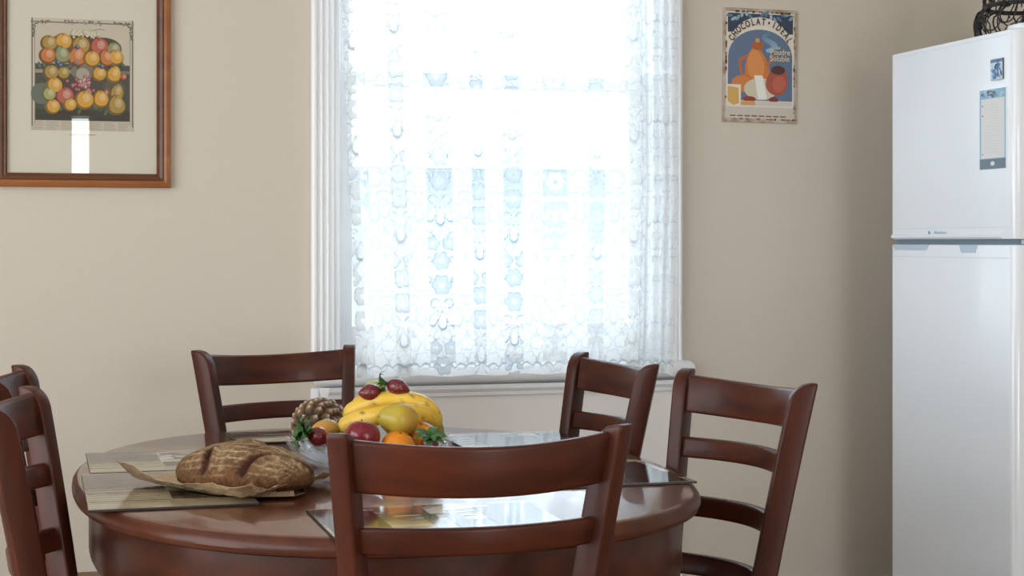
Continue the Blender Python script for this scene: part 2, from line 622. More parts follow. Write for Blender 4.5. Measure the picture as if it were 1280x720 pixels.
    nn.links.new(a.outputs['Fac'], th.inputs[0]); nn.links.new(th.outputs[0], cm.inputs[0]); nn.links.new(cm.outputs[2], tl.inputs[0])
    m1 = nn.nodes.new('ShaderNodeMixShader'); m1.inputs[0].default_value = .62
    m2 = nn.nodes.new('ShaderNodeMixShader')
    nn.links.new(df.outputs[0], m1.inputs[1]); nn.links.new(tl.outputs[0], m1.inputs[2])
    nn.links.new(a.outputs['Fac'], m2.inputs[0]); nn.links.new(tr.outputs[0], m2.inputs[1]); nn.links.new(m1.outputs[0], m2.inputs[2])
    nn.links.new(m2.outputs[0], out.inputs[0])
    return put('lace_curtain', me, m)


tag(make_curtain(), 'white floral lace curtain hanging in folds over the sash window', 'curtain')
rod = thing('curtain_rod', 'white rod carrying the lace curtain above the window', 'curtain rod', (1.33, 4.715, 2.575))
bm = tube([(-.62, 0, 0), (.62, 0, 0)], .011, 12)
put('rod', bm, M['trim'], rod, 40)
for sx in (-.6, .6):
    put('bracket', box(sx-.008, sx+.008, 0, .085, -.02, .02, .003), M['trim'], rod)

# outside: ground and the neighbouring house
M['lawn'] = mat('pale_paving', (.32, .34, .33), .9, .2, var=.15, scale=3)
M['render'] = mat('white_house_paint', (.36, .40, .43), .8, .3, var=.05, scale=4)
M['roof'] = mat('pale_metal_roof', (.60, .63, .66), .5, .4)
M['housewin'] = mat('house_window_glass', (.22, .31, .39), .15, .5)
tag(put('ground', box(-14, 18, V1+.25, 30, -.6, -.5), M['lawn']), kind='structure')
hs = thing('house', 'pale neighbouring house with three small windows seen through the lace', 'house', (2.6, 9.2, -.5))
put('wall', box(-5.2, 3.4, 0, 4.0, 0, 2.16), M['render'], hs)
put('roof', loft([[(-5.5, -.35, 2.12), (3.7, -.35, 2.12), (3.7, -.35, 2.20), (-5.5, -.35, 2.20)],
                  [(-5.5, 4.3, 2.55), (3.7, 4.3, 2.55), (3.7, 4.3, 2.63), (-5.5, 4.3, 2.63)]]), M['roof'], hs)
for x0, x1 in ((-.10, .03), (.10, .32), (.40, .54)):
    wn = put('window', box(x0-.03, x1+.03, -.03, .01, 1.64, 1.98, .01), M['trim'], hs)
    put('pane', box(x0, x1, -.04, -.02, 1.67, 1.95), M['housewin'], wn)

# ================================================================ PICTURE ON THE WALL (left)
pc = thing('framed_picture', 'wood framed fruit print in a cream mount under glass, on wall left of window', 'picture', (.1185, V1, 1.672))
FX, FZ0, FZ1 = .2385, -.302, .302


def frame_ring(x, zb, zt, prof):
    """mitred frame: prof [(inset, depth)] swept round a rectangle"""
    rings = []
    for ins, dp in prof:
        rings.append([(-x+ins, -dp, zb+ins), (x-ins, -dp, zb+ins), (x-ins, -dp, zt-ins), (-x+ins, -dp, zt-ins)])
    bm = bmesh.new()
    R = [[bm.verts.new(p) for p in r] for r in rings]
    for a, b_ in zip(R, R[1:]):
        for i in range(4):
            j = (i+1) % 4
            bm.faces.new((a[i], a[j], b_[j], b_[i]))
    bmesh.ops.recalc_face_normals(bm, faces=bm.faces)
    return bm


put('frame', frame_ring(FX, FZ0, FZ1, [(0, 0), (0, .020), (.003, .024), (.012, .026), (.019, .024), (.020, .010)]), M['frame_wood'], pc)
put('frame_lip', frame_ring(FX, FZ0, FZ1, [(.019, .008), (.0195, .021), (.023, .022), (.031, .018), (.034, .019), (.0385, .014), (.0385, .004)]), M['frame_dark'], pc)
put('mount', box(-FX+.02, FX-.02, -.006, -.001, FZ0+.02, FZ1-.02), M['mount'], pc)
A = Art()
PW, PT, PB = .1385, .163, -.146      # print half width, top, bottom
ink = sr(98, 94, 86)
paper = sr(196, 186, 166)
A.rect(-PW, PW, PB, PT, paper, 0)
for x in (-PW+.004, PW-.004): A.rect(x-.0015, x+.0015, PB+.012, PT, ink, 1)
for x in (-PW+.011, PW-.011): A.rect(x-.0006, x+.0006, PB+.02, PT-.02, ink, 1)
A.rect(-PW, PW, PT-.012, PT-.009, ink, 1)
rn = random.Random(4)
for sx in (-1, 1):                          # scrolled corner ornaments and a centre cartouche
    for i in range(26):
        t = rn.random()
        A.oval(sx*(PW-.006-t*.045+rn.uniform(-.003, .003)), PT-.008-rn.random()*.014*(1-t)+rn.uniform(-.002, .002), .0035, .002, rn.choice([ink, sr(120, 115, 105), sr(150, 144, 130)]), 2, rn.random()*3, 8)
    for i in range(18):
        t = rn.random()
        A.oval(sx*(PW-.006-rn.random()*.010*(1-t)), PT-.012-t*.045, .003, .002, rn.choice([ink, sr(120, 115, 105)]), 2, rn.random()*3, 8)
for i in range(34):
    A.oval(rn.uniform(-.05, .05), PT-.010+rn.uniform(-.005, .005), .0035, .002, rn.choice([ink, sr(130, 125, 112), sr(160, 154, 140)]), 2, rn.random()*3, 8)
# dark lower ground with a shelf
IB = PB+.028
A.rect(-PW+.012, PW-.012, IB, .038, sr(70, 70, 62), 1)
A.rect(-PW+.012, PW-.012, IB, IB+.03, sr(52, 50, 42), 2)
A.rect(-PW+.012, -.028, .012, .022, sr(150, 142, 124), 2)
A.rect(.036, PW-.012, .014, .022, sr(120, 114, 102), 2)
A.oval(-.11, -.045, .028, .03, sr(96, 106, 92), 2)
A.oval(.085, -.03, .03, .03, sr(88, 84, 74), 2)
A.oval(.0, .018, .032, .022, sr(120, 116, 104), 3)
A.oval(.0, .012, .018, .016, sr(165, 158, 138), 4)
A.oval(.0, .044, .088, .007, sr(150, 150, 142), 5)
A.oval(.0, .047, .084, .005, sr(88, 92, 92), 6)


def fruit(x, z, r, col, asp=1.0, rot=0, egg=0.0, L=8, dark=.35):
    if r > .012: r *= 1.14
    d = tuple(c*dark for c in col)
    hi = mixc(col, (.85, .8, .62), .45)
    A.oval(x-.0008, z-.0008, r*1.05, r*asp*1.05, d, L, rot, egg=egg)
    A.oval(x+r*.10, z+r*.06, r*.88, r*asp*.90, col, L+1, rot, egg=egg)
    A.oval(x+r*.25, z+r*.22, r*.42, r*asp*.48, mixc(col, hi, .5), L+2, rot)
    A.oval(x+r*.30, z+r*.30, r*.14, r*asp*.17, mixc(col, hi, .75), L+3, rot)
    A.line([(x-r*.1, z+r*.9*asp), (x+r*.05, z+r*.7*asp)], r*.12, d, L+3)


A.oval(0, .078, .098, .040, sr(78, 66, 44), 6)
A.oval(-.045, .088, .058, .030, sr(86, 72, 46), 6)
A.oval(.055, .084, .050, .030, sr(78, 66, 46), 6)
YEL, ORA, GRN, RED, OLV = sr(206, 156, 58), sr(194, 118, 58), sr(140, 144, 104), sr(180, 92, 76), sr(168, 136, 62)
for k in range(24):                          # white grapes over the dish
    fruit(-.028+rn.random()*.070, .108+rn.random()*.024*(1 if k % 2 else .8), .0062, sr(196, 190, 160), 1.15, L=4, dark=.55)
for args in [(-.090, .094, .019, OLV), (-.052, .100, .020, YEL), (-.006, .090, .022, OLV), (.043, .088, .022, RED), (.083, .082, .017, GRN)]: fruit(*args, L=7)
for args in [(-.094, .060, .019, ORA), (-.056, .064, .018, GRN, 1.2, .3, .25), (-.016, .060, .021, ORA, 1.15, -.2, .2), (.063, .058, .017, ORA, 1.2, .4, .2), (.089, .060, .018, YEL)]: fruit(*args, L=11)
fruit(.024, .054, .019, YEL, L=15)
for args in [(-.085, .014, .018, OLV), (-.052, .013, .015, OLV), (.044, .013, .017, YEL), (.084, .014, .017, YEL, 1.2, -.3, .25), (.110, .006, .009, RED)]: fruit(*args, L=7)
for k in range(34):                          # red grapes hanging below
    fruit(rn.gauss(-.002, .015), -.018+rn.gauss(0, .010), .0056, rn.choice([sr(170, 100, 110), sr(190, 150, 150), sr(140, 70, 80)]), 1.1, L=6)
for args in [(-.076, -.022, .019, YEL), (-.090, -.046, .016, sr(160, 160, 100)), (-.049, -.051, .022, RED), (.048, -.056, .018, YEL, 1.15, .2, .2), (.092, -.036, .016, OLV, 1.3, -.2, .3)]: fruit(*args, L=11)
for args in [(.004, -.060, .022, YEL), (-.080, -.080, .017, YEL), (-.034, -.074, .015, YEL), (.090, -.072, .021, OLV, 1.15, .1, .25)]: fruit(*args, L=15)
fruit(.062, -.040, .010, sr(150, 84, 36), 1.3, L=10)
for k in range(44):                          # leaves and small blue plums
    x = rn.choice([rn.uniform(-.118, -.04), rn.uniform(.05, .112), rn.uniform(-.05, .06)])
    z = rn.choice([.038+rn.uniform(-.008, .008), -.086+rn.uniform(-.01, .01)])
    A.oval(x, z, .010, .004, rn.choice([sr(58, 84, 62), sr(40, 64, 50), sr(84, 108, 86)]), 5, rn.random()*3, 10)
for x, z in ((-.066, .042), (-.060, .034), (-.020, .041), (-.014, .086), (.052, .034)):
    fruit(x, z, .006, sr(76, 90, 130), L=19)
A.line([(-.118, .00), (-.10, .012), (-.09, -.03)], .001, ink, 18)
A.line([(.03, -.004), (.055, .004), (.075, .012)], .001, ink, 18)
A.line([(.02, .13), (.045, .137), (.06, .134)], .0015, ink, 18)
# ruled caption rows (illegible in the photograph)
for r_ in range(6):
    for c_ in range(7):
        x0 = -PW+.008+c_*.038
        A.rect(x0, x0+rn.uniform(.018, .032), PB+.0235-r_*.0042, PB+.0243-r_*.0042, sr(120, 112, 98), 2)
for c_ in range(8): A.rect(-PW+.005+c_*.0385, -PW+.0056+c_*.0385, PB+.001, PB+.027, sr(120, 112, 98), 2)
pr = put('print', A.mesh('print', 'wall'), M['art'], pc)
pr.location = (0, -.0063, 0)
A = Art()
A.rect(-.035, .035, PB-.012, PB-.010, sr(150, 120, 70), 0)
cp = put('caption_line', A.mesh('caption_line', 'wall'), M['art'], pc)
cp.location = (0, -.0064, 0)
put('glass', box(-FX+.036, FX-.036, -.0135, -.0115, FZ0+.036, FZ1-.036), M['glass'], pc)

# ================================================================ TIN SIGN (right of the window)
ts = thing('tin_sign', 'small enamelled tin sign advertising drinking chocolate, on wall between window and fridge', 'sign', (2.150, V1, 1.764), 0)
ts.rotation_euler = (0, radians(.6), 0)
SW, SH = .1235, .176
M['tin'] = mat('worn_tin', (.30, .21, .14), .5, .5, metal=.1, col2=(.55, .48, .40), scale=38, bump=.1)
put('plate', box(-SW, SW, -.006, 0, -SH, SH, .0015), M['tin'], ts)
A = Art()
white, blue, dkb = sr(222, 214, 200), sr(96, 116, 142), sr(52, 66, 88)
A.rect(-SW+.010, SW-.010, -SH+.012, SH-.012, white, 0)
A.rect(-SW+.014, SW-.014, SH-.075, SH-.016, dkb, 1)
for k in range(16):                          # swirling smoke in the spandrels
    t = k/15
    A.oval(-SW+.02+t*(2*SW-.04), SH-.024-.010*sin(t*19), .011, .005, rn.choice([sr(130, 160, 178), sr(90, 120, 140), sr(160, 180, 186)]), 2, t*7, 10)
arch = [(-SW+.012, -.06)]
for i in range(21):
    a = pi-pi*i/20
    arch.append(((SW-.012)*cos(a), .040+.110*sin(a)))
arch.append((SW-.012, -.06))
A.poly(arch, white, 3)
inner = [(-SW+.015, -.108)]
for i in range(21):
    a = pi-pi*i/20
    inner.append(((SW-.016)*cos(a), .026+.086*sin(a)))
inner.append((SW-.015, -.108))
A.poly(inner, blue, 4)
# a plain stand-in picture: a steaming cocoa pot with cup, cloth and a biscuit packet
for k in range(14):
    t = k/13
    A.oval(.030+.018*sin(t*6), .048+t*.052, .012-.006*t, .007, mixc(sr(150, 182, 200), sr(96, 130, 156), t), 5, t*2, 12)
A.oval(-.012, -.005, .040, .062, sr(202, 120, 58), 6, 0.1, egg=.25)
A.oval(-.016, .005, .028, .046, sr(214, 142, 80), 7, 0.1, egg=.25)
A.oval(-.010, .062, .020, .014, sr(176, 96, 50), 7)
A.oval(-.010, .078, .007, .007, sr(206, 160, 96), 8)
A.line([(.020, .000), (.040, .020), (.046, .034)], .009, sr(190, 108, 56), 6)
A.line([(-.042, .03), (-.070, .015), (-.062, -.03), (-.040, -.035)], .009, sr(190, 104, 54), 5)
A.oval(-.062, -.058, .034, .026, sr(206, 126, 66), 6)
A.oval(.058, -.045, .036, .046, sr(168, 84, 66), 7, -.3, egg=.2)
A.oval(.060, -.012, .024, .014, sr(84, 52, 48), 8)
A.oval(.064, -.055, .022, .026, sr(186, 98, 78), 8, -.3)
A.oval(.002, -.072, .056, .034, sr(206, 198, 172), 6)
A.poly([(-.020, -.030), (.008, -.030), (.024, -.104), (-.006, -.104)], sr(232, 230, 224), 8)
A.oval(-.036, -.104, .022, .009, sr(150, 58, 48), 9)
A.oval(.046, -.104, .016, .009, sr(130, 52, 48), 9)
A.rect(-SW+.012, -.064, -.128, -.060, white, 8)
A.poly([(-.108, -.066), (-.072, -.070), (-.070, -.118), (-.088, -.124), (-.108, -.112)], sr(212, 168, 92), 9)
A.rect(-.066, SW-.015, -.124, -.110, sr(206, 200, 188), 9)
A.rect(-.064, -.016, -.123, -.111, sr(206, 158, 92), 10)
A.rect(-SW+.008, SW-.008, -SH+.012, -.128, sr(200, 192, 178), 7)
for k in range(8): A.rect(-.10+k*.024, -.10+k*.024+.019, -SH+.018, -SH+.022, sr(120, 88, 66), 8)
for k in range(70):                          # rust chips round the rim
    e = rn.random()*4
    t = rn.uniform(-1, 1)
    x, z = ((t*SW, SH-.008), (t*SW, -SH+.008), (SW-.007, t*SH), (-SW+.007, t*SH))[int(e)]
    A.oval(x*.98, z*.985, rn.uniform(.002, .009), rn.uniform(.001, .004), rn.choice([sr(110, 76, 50), sr(150, 116, 84), sr(84, 60, 44)]), 11, 0 if e < 2 else pi/2, 9)
so = put('picture_print', A.mesh('picture_print', 'wall'), M['tinart'], ts)
so.location = (0, -.0063, 0)
M['ink_brown'] = mat('brown_lettering', sr(74, 54, 44), .6)
M['ink_cream'] = mat('cream_lettering', sr(214, 200, 168), .6)
items = []
word = 'CHOCOLAT\u2022ID\u00c9AL'
for i, ch in enumerate(word):
    t = (i-(len(word)-1)/2)/((len(word)-1)/2)
    a = pi/2-t*radians(62)
    cx, cz = .100*cos(a), .034+.0925*sin(a)
    me = letter_mesh(ch, .029, bold=.0008)
    items.append((me, Matrix.Translation((cx, -.0082, cz)) @ Matrix.Rotation(-(a-pi/2), 4, 'Y') @ Matrix.Rotation(pi/2, 4, 'X') @ Matrix.Diagonal((.70, 1.0, 1, 1))))
put('arched_lettering', join_meshes(items), M['ink_brown'], ts)
items = []
for txt, x, z, sz in (('en', .060, .053, .016), ('Poudre', .066, .036, .025), ('Soluble', .064, .016, .025)):
    items.append((letter_mesh(txt, sz, bold=.0003), Matrix.Translation((x, -.0082, z)) @ Matrix.Rotation(pi/2, 4, 'X') @ Matrix.Diagonal((.92, 1, 1, 1))))
put('side_lettering', join_meshes(items), M['ink_cream'], ts)

# ================================================================ FRIDGE
FU, FV0, FV1, FT, FD = 2.40, 3.786, 4.435, 1.766, .68
fr = thing('refrigerator', 'tall white two-door fridge with freezer on top, against the right wall', 'fridge', (FU, FV0, 0))
W_ = FV1-FV0
bm = box(.062, FD, .004, W_-.004, .03, FT-.012, .006)
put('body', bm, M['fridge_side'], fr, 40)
put('plinth', box(.09, FD-.05, .02, W_-.02, 0, .04), M['dark'], fr)


def door(z0, z1, notch):
    """front panel with vertically rounded edges"""
    r = .022
    prof = []
    for cx, cy, a0 in ((r, r, pi), (r, W_-r, pi/2)):
        for i in range(7):
            a = (a0+pi/2*i/6) if a0 == pi else (pi-pi/2*i/6)
            prof.append((cx+r*cos(a), cy+(r*sin(a) if a0 != pi else r*sin(a)), 0))
    # front-left and front-right rounded corners then the back edge
    pts = []
    for i in range(7):
        a = pi/2*i/6
        pts.append((r-r*sin(a), r-r*cos(a)))          # from (r,0) to (0,r)
    for i in range(7):
        a = pi/2*i/6
        pts.append((r-r*cos(a), W_-r+r*sin(a)))       # from (0,W-r) to (r,W)
    pts += [(.058, W_), (.058, 0)]
    e = .004
    rings = []
    for z, s in ((z0, e), (z0+e*.3, e*.3), (z0+e, 0), (z1-e, 0), (z1-e*.3, e*.3), (z1, e)):
        rings.append([(min(max(x+s*(1 if x < .03 else -1), 0), .058), y+s*(1 if y < W_/2 else -1)*1.0, z) for x, y in pts])
    return loft(rings)


fz = put('freezer_door', door(1.226, FT, 0), M['fridge'], fr, 30)
fd = put('fridge_door', door(.06, 1.212, 0), M['fridge'], fr, 30)
put('seal_strip', box(.016, .064, .012, W_-.012, 1.210, 1.228), M['gasket'], fr)
# moulded lip along the freezer door's lower edge, grip hollows drawn as flat patches tinted like shade
bm = loft([[(.001, y, 1.228), (-.005, y, 1.231), (-.006, y, 1.236), (-.001, y, 1.241), (.004, y, 1.240)] for y in (.050, .30, W_-.018)])
put('grip_lip', bm, M['fridge'], fz, 40)
M['grip'] = mat('grip_shade_blue_grey', (.50, .60, .70), .45)
for y0, y1, zb in ((.170, .262, 1.190), (.425, W_-.02, 1.196)):
    bm = bmesh.new()
    add_box(bm, -.0012, .004, y0, y1, zb, 1.2115, .0005)
    for v in bm.verts:
        if v.co.z < zb+.004: v.co.y = y0+.010 if v.co.y < (y0+y1)/2 else y1-.010
    put('grip', bm, M['grip'], fd)
M['crease'] = mat('faint_crease_grey', (.66, .70, .74), .4)
put('trim_line', box(-.0006, .002, .022, W_-.022, 1.2565, 1.258), M['crease'], fz)
put('trim_line', box(-.0006, .002, .022, W_-.022, 1.1765, 1.178), M['crease'], fd)
put('trim_line', box(-.0006, .002, .022, W_-.022, FT-.0135, FT-.012), M['crease'], fz)
hg = put('hinge', box(.030, .110, -.012, .03, 1.213, 1.225, .003), M['crease'], fr)
for x in (.050, .085): put('screw', box(x-.005, x+.005, -.0135, -.011, 1.215, 1.223), M['dark'], hg)
put('hinge_cover', box(.030, .13, .012, .08, FT, FT+.018, .006), M['fridge'], fr, 40)
M['badge'] = mat('blue_grey_badge', (.25, .33, .50), .4)
me = letter_mesh('Westinghouse', .0165)
b = join_meshes([(me, Matrix.Translation((-.0010, W_-.288, 1.2405)) @ Matrix.Rotation(-pi/2, 4, 'Z') @ Matrix.Rotation(pi/2, 4, 'X') @ Matrix.Diagonal((.72, .8, 1, 1)))])
put('maker_lettering', b, M['badge'], fz)
bm = bmesh.new()
bmesh.ops.create_circle(bm, cap_ends=True, segments=16, radius=.006, matrix=Matrix.Translation((-.001, W_-.228, 1.2445)) @ Matrix.Rotation(pi/2, 4, 'Y'))
put('maker_emblem', bm, M['badge'], fz)

# magnet and paper list stuck on the freezer door
mg = thing('fridge_magnet', 'small square blue photo magnet high on the freezer door', 'magnet', (FU-.002, 3.859, 1.668))
put('backing', box(-.002, .0018, -.029, .029, -.0275, .0275), M['dark'], mg)
A = Art()
A.rect(-.029, .029, -.0275, .0275, sr(205, 222, 235), 0)
for k in range(34): A.oval(rn.uniform(-.024, .024), rn.uniform(-.024, .010), rn.uniform(.003, .009), rn.uniform(.002, .006), rn.choice([sr(96, 130, 172), sr(140, 170, 205), sr(70, 96, 140), sr(190, 210, 228)]), 1, rn.random()*3, 9)
A.rect(-.028, .028, .018, .0265, sr(110, 136, 166), 2)
A.rect(.004, .010, -.02, .024, sr(80, 104, 140), 3)
o = put('photo', A.mesh('photo', 'left'), M['art'], mg); o.location = (-.0022, 0, 0)
pl = thing('paper_list', 'tall narrow blue bordered notepad sheet on the freezer door, below the magnet', 'notepad', (FU-.002, 3.878, 1.514))
put('backing', box(-.0015, .0018, -.062, .062, -.104, .104), M['trim'], pl)
A = Art()
A.rect(-.062, .062, -.104, .104, sr(150, 190, 212), 0)
A.rect(-.0555, .057, -.076, .080, sr(226, 226, 226), 2)
for k in range(30): A.oval(rn.uniform(-.05, .05), rn.choice([rn.uniform(.084, .100), rn.uniform(-.098, -.082)]), rn.uniform(.005, .012), .004, rn.choice([sr(120, 160, 190), sr(176, 206, 222), sr(110, 120, 130)]), 1, 0, 10)
A.rect(-.062, .062, -.104, -.078, sr(120, 138, 150), 1)
A.oval(.0, -.090, .010, .006, sr(226, 230, 232), 3)
for k in range(18): A.rect(-.042, .05-rn.random()*.03, .064-k*.0073, .0646-k*.0073, sr(200, 204, 208), 3)
for k in (0, 3, 15): A.oval(-.048, .062-k*.0085, .003, .003, sr(220, 120, 100), 3)
o = put('sheet', A.mesh('sheet', 'left'), M['art'], pl); o.location = (-.0017, 0, 0)

# wire basket on the fridge
wb = thing('wire_basket', 'black scribbled wire basket standing on top of the fridge', 'basket', (2.668, 4.12, FT+.001))
rw = random.Random(11)
pts = [(.0, .130), (.034, .150), (.068, .154), (.092, .144), (.104, .128), (.17, .127), (.23, .142)]


def rad_at(z):
    for (z0, r0), (z1, r1) in zip(pts, pts[1:]):
        if z <= z1: return r0+(r1-r0)*(z-z0)/(z1-z0)
    return pts[-1][1]


bm = bmesh.new()
for k in range(90):
    a, z = rw.random()*2*pi, rw.uniform(.005, .2)
    da, rr = rw.uniform(.12, .34), rw.uniform(.018, .045)
    P = []
    dr = rw.uniform(-.25, .25)
    for i in range(20):
        th = i/19*2*pi*rw.choice([1.15])
        zz = min(max(z+rr*sin(th), .003), .228)
        aa = a+da*cos(th)*.9+dr*i/19
        r_ = rad_at(zz)+rw.uniform(-.003, .003)
        P.append((r_*cos(aa), r_*sin(aa), zz))
    tube(smooth_path(P, 2), .0019, 5, bm)
put('scribbled_wire', bm, M['wire'], wb, 60)
for k in range(16):
    a = 2*pi*k/16+.1
    P = [(r*cos(a+.12*sin(z*40+k)), r*sin(a+.12*sin(z*40+k)), z+.002) for z, r in pts]
    put('upright_wire', tube(smooth_path(P, 4), .0024, 6), M['wire'], wb, 60)
for z, t in ((.003, .0028), (.104, .0036), (.110, .0028), (.229, .0034)):
    put('hoop', tube([(rad_at(z)*cos(2*pi*i/48), rad_at(z)*sin(2*pi*i/48), z+.001) for i in range(49)], t, 6), M['wire'], wb, 60)

# ================================================================ TABLE
CU, CV, TA, TB, TN, TZ = .657, 3.354, .586, .797, 2.37, .760
tb = thing('dining_table', 'oval mahogany dining table with moulded edge in the middle of the room', 'table', (CU, CV, 0))


def sup(a, b, n=128):
    out = []
    for i in range(n):
        t = 2*pi*i/n
        c_, s_ = cos(t), sin(t)
        out.append((a*math.copysign(abs(c_)**(2/TN), c_), b*math.copysign(abs(s_)**(2/TN), s_)))
    return out


edge = [(-.045, TZ-.034), (-.004, TZ-.034), (.005, TZ-.030), (.0085, TZ-.022), (.0075, TZ-.014), (.003, TZ-.007), (-.003, TZ-.0022), (-.012, TZ), ]
SEAM = -.13
for sgn in (1, -1):
    rings = [[(x, y, z) for x, y in sup(TA+e_, TB+e_)] for e_, z in edge]
    bm = loft(rings)
    g = list(bm.verts)+list(bm.edges)+list(bm.faces)
    bmesh.ops.bisect_plane(bm, geom=g, plane_co=(0, SEAM+sgn*.0004, 0), plane_no=(0, sgn, 0), clear_inner=True)
    es = [e_ for e_ in bm.edges if e_.is_boundary]
    bmesh.ops.holes_fill(bm, edges=es, sides=0)
    bmesh.ops.recalc_face_normals(bm, faces=bm.faces)
    bm.normal_update()
    for f in bm.faces: f.material_index = 0 if f.normal.z > .9 and f.calc_center_median().z > TZ-.002 else 1
    put('tabletop_half', bm, [M['table'], M['edge']], tb, 32)
o_, i_ = sup(TA-.024, TB-.03), sup(TA-.046, TB-.052)
bm = bmesh.new()
R = [[bm.verts.new((x, y, z)) for x, y in P] for P, z in ((o_, TZ-.0345), (o_, .620), (sup(TA-.028, TB-.034), .612), (i_, .612), (i_, TZ-.0345))]
for k in range(5):
    a, b_ = R[k], R[(k+1) % 5]
    for i in range(128): bm.faces.new((a[i], a[(i+1) % 128], b_[(i+1) % 128], b_[i]))
bmesh.ops.recalc_face_normals(bm, faces=bm.faces)
put('apron', bm, M['apron'], tb, 35)
for x, y in ((-.36, -.5), (.36, -.5), (-.36, .5), (.36, .5)):
    bm = bmesh.new()
    add_box(bm, x-.032, x+.032, y-.032, y+.032, .56, TZ-.0345, .003)
    lathe([(.020, 0), (.024, .02), (.022, .06), (.026, .20), (.033, .42), (.034, .50), (.026, .515), (.034, .535), (.034, .562)], 20, bm)
    for v in bm.verts:
        if v.co.z < .5625 and abs(v.co.x) < .04 and abs(v.co.y) < .04: v.co += Vector((x, y, 0))
    put('leg', bm, M['apron'], tb, 35)

# ================================================================ CHAIRS
def back_y(z): return -.200-.140*(z-.45)-.05*(z-.45)**2 if z >= .45 else -.200-.09*(.45-z)**1.4
def half_x(z): return .205-.115*(.95-z) if z >= .45 else .1475+.03*(.45-z)


TOE, PD, PWD = radians(32), .048, .031


def post_mesh(sg):
    rings = []
    zs = [0, .15, .30, .42, .50, .58, .66, .74, .82, .88, .915, .925, .934, .941, .9465, .950]
    ft = Vector((-sg*sin(TOE), cos(TOE)))          # towards the front, turned in
    sd = Vector((sg*cos(TOE), sin(TOE)))           # outwards
    for z in zs:
        toe = 1
        zc = .945 if z > .945 else z
        ctr = Vector((sg*half_x(z), back_y(z)))
        back = -PD*.5
        front = PD*.5
        if z > .912: front = -PD*.5+PD*(.28+.72*sqrt(max(0, 1-((z-.912)/.0381)**2)))
        if z < .45: front -= .008*(.45-z)/.45
        r = .0045
        ring = []
        shrink = .0015 if z == .950 else 0
        for cx, cy, a0 in ((PWD/2, front, 0), (-PWD/2, front, 1), (-PWD/2, back, 2), (PWD/2, back, 3)):
            for i in range(4):
                a = pi/2*(a0+i/3)
                lx = cx-math.copysign(r+shrink, cx)+r*cos(a)
                ly = (cy-r-shrink if a0 < 2 else cy+r+shrink)+r*sin(a)
                p = ctr+sd*lx+ft*ly
                ring.append((p.x, p.y, z))
        rings.append(ring)
    return to_me(loft(rings), 'post')


def rail_mesh(zc, h, thick, crest_dip, foot_dip, sag=.062, n=18):
    """curved rail between the posts; bulges backwards, top and foot edges dip in the middle"""
    rings = []
    for k in range(n+1):
        t = -1+2*k/n
        ring = []
        dip = 1-t*t
        zt, zb = zc+h/2-crest_dip*dip, zc-h/2-foot_dip*dip
        # rounded rectangle in (depth, z)
        for cx, cz, a0 in ((1, 1, 0), (-1, 1, 1), (-1, -1, 2), (1, -1, 3)):
            for i in range(4):
                a = pi/2*(a0+i/3)
                r = min(.006, thick*.45)
                dz = (zt-r if cz > 0 else zb+r)+r*sin(a)
                dd = cx*(thick/2-r)+r*cos(a)
                x = t*(half_x(dz)+.000)
                slope = -2*sag*t/half_x(zc)         # plan slope of the arc dy/dx, sign
                y = back_y(dz)-sag*(1-t*t)+.004
                nl = sqrt(1+slope*slope)
                ring.append((x+dd*(slope/nl)*1.0, y+dd/nl, dz))
        rings.append(ring)
    return to_me(loft(rings), 'rail')


def make_chair():
    t = thing('dining_chair', '', 'chair')
    for sg in (-1, 1): put('rear_post', post_mesh(sg), M['mahog_z'], t, 40)
    put('top_rail', rail_mesh(.902, .078, .020, .012, .008), M['mahog_x'], t, 40)
    for z in (.790, .673, .556): put('slat', rail_mesh(z, .042, .018, .0, .0, sag=.055), M['mahog_x'], t, 40)
    # seat frame, pad, front legs, stretchers
    def trap(z, gx, gy): return [(-.215-gx, .215+gy, z), (.215+gx, .215+gy, z), (.180+gx, -.175-gy, z), (-.180-gx, -.175-gy, z)]
    put('seat_frame', loft([trap(.405, -.006, -.006), trap(.459, -.006, -.006)]), M['mahog_x'], t)
    bm = loft([trap(.460, 0, 0), trap(.500, 0, 0)])
    bmesh.ops.bevel(bm, geom=list(bm.edges), offset=.016, segments=4, profile=.6, affect='EDGES')
    put('seat_pad', bm, M['honey'], t, 60)
    for sg in (-1, 1):
        x, y = sg*.190, .188
        put('front_leg', loft([[(x+sx*.013, y+sy*.013, 0) for sx, sy in ((-1, -1), (1, -1), (1, 1), (-1, 1))],
                               [(x+sx*.019, y+sy*.019, .404) for sx, sy in ((-1, -1), (1, -1), (1, 1), (-1, 1))]]), M['mahog_z'], t)
        put('stretcher', tube([(sg*.188, .176, .17), (sg*.158, -.205, .17)], .010, 8), M['mahog_z'], t, 50)
    put('stretcher', tube([(-.172, 0, .17), (.172, 0, .17)], .010, 8), M['mahog_x'], t, 50)
    return t


chair0 = make_chair()
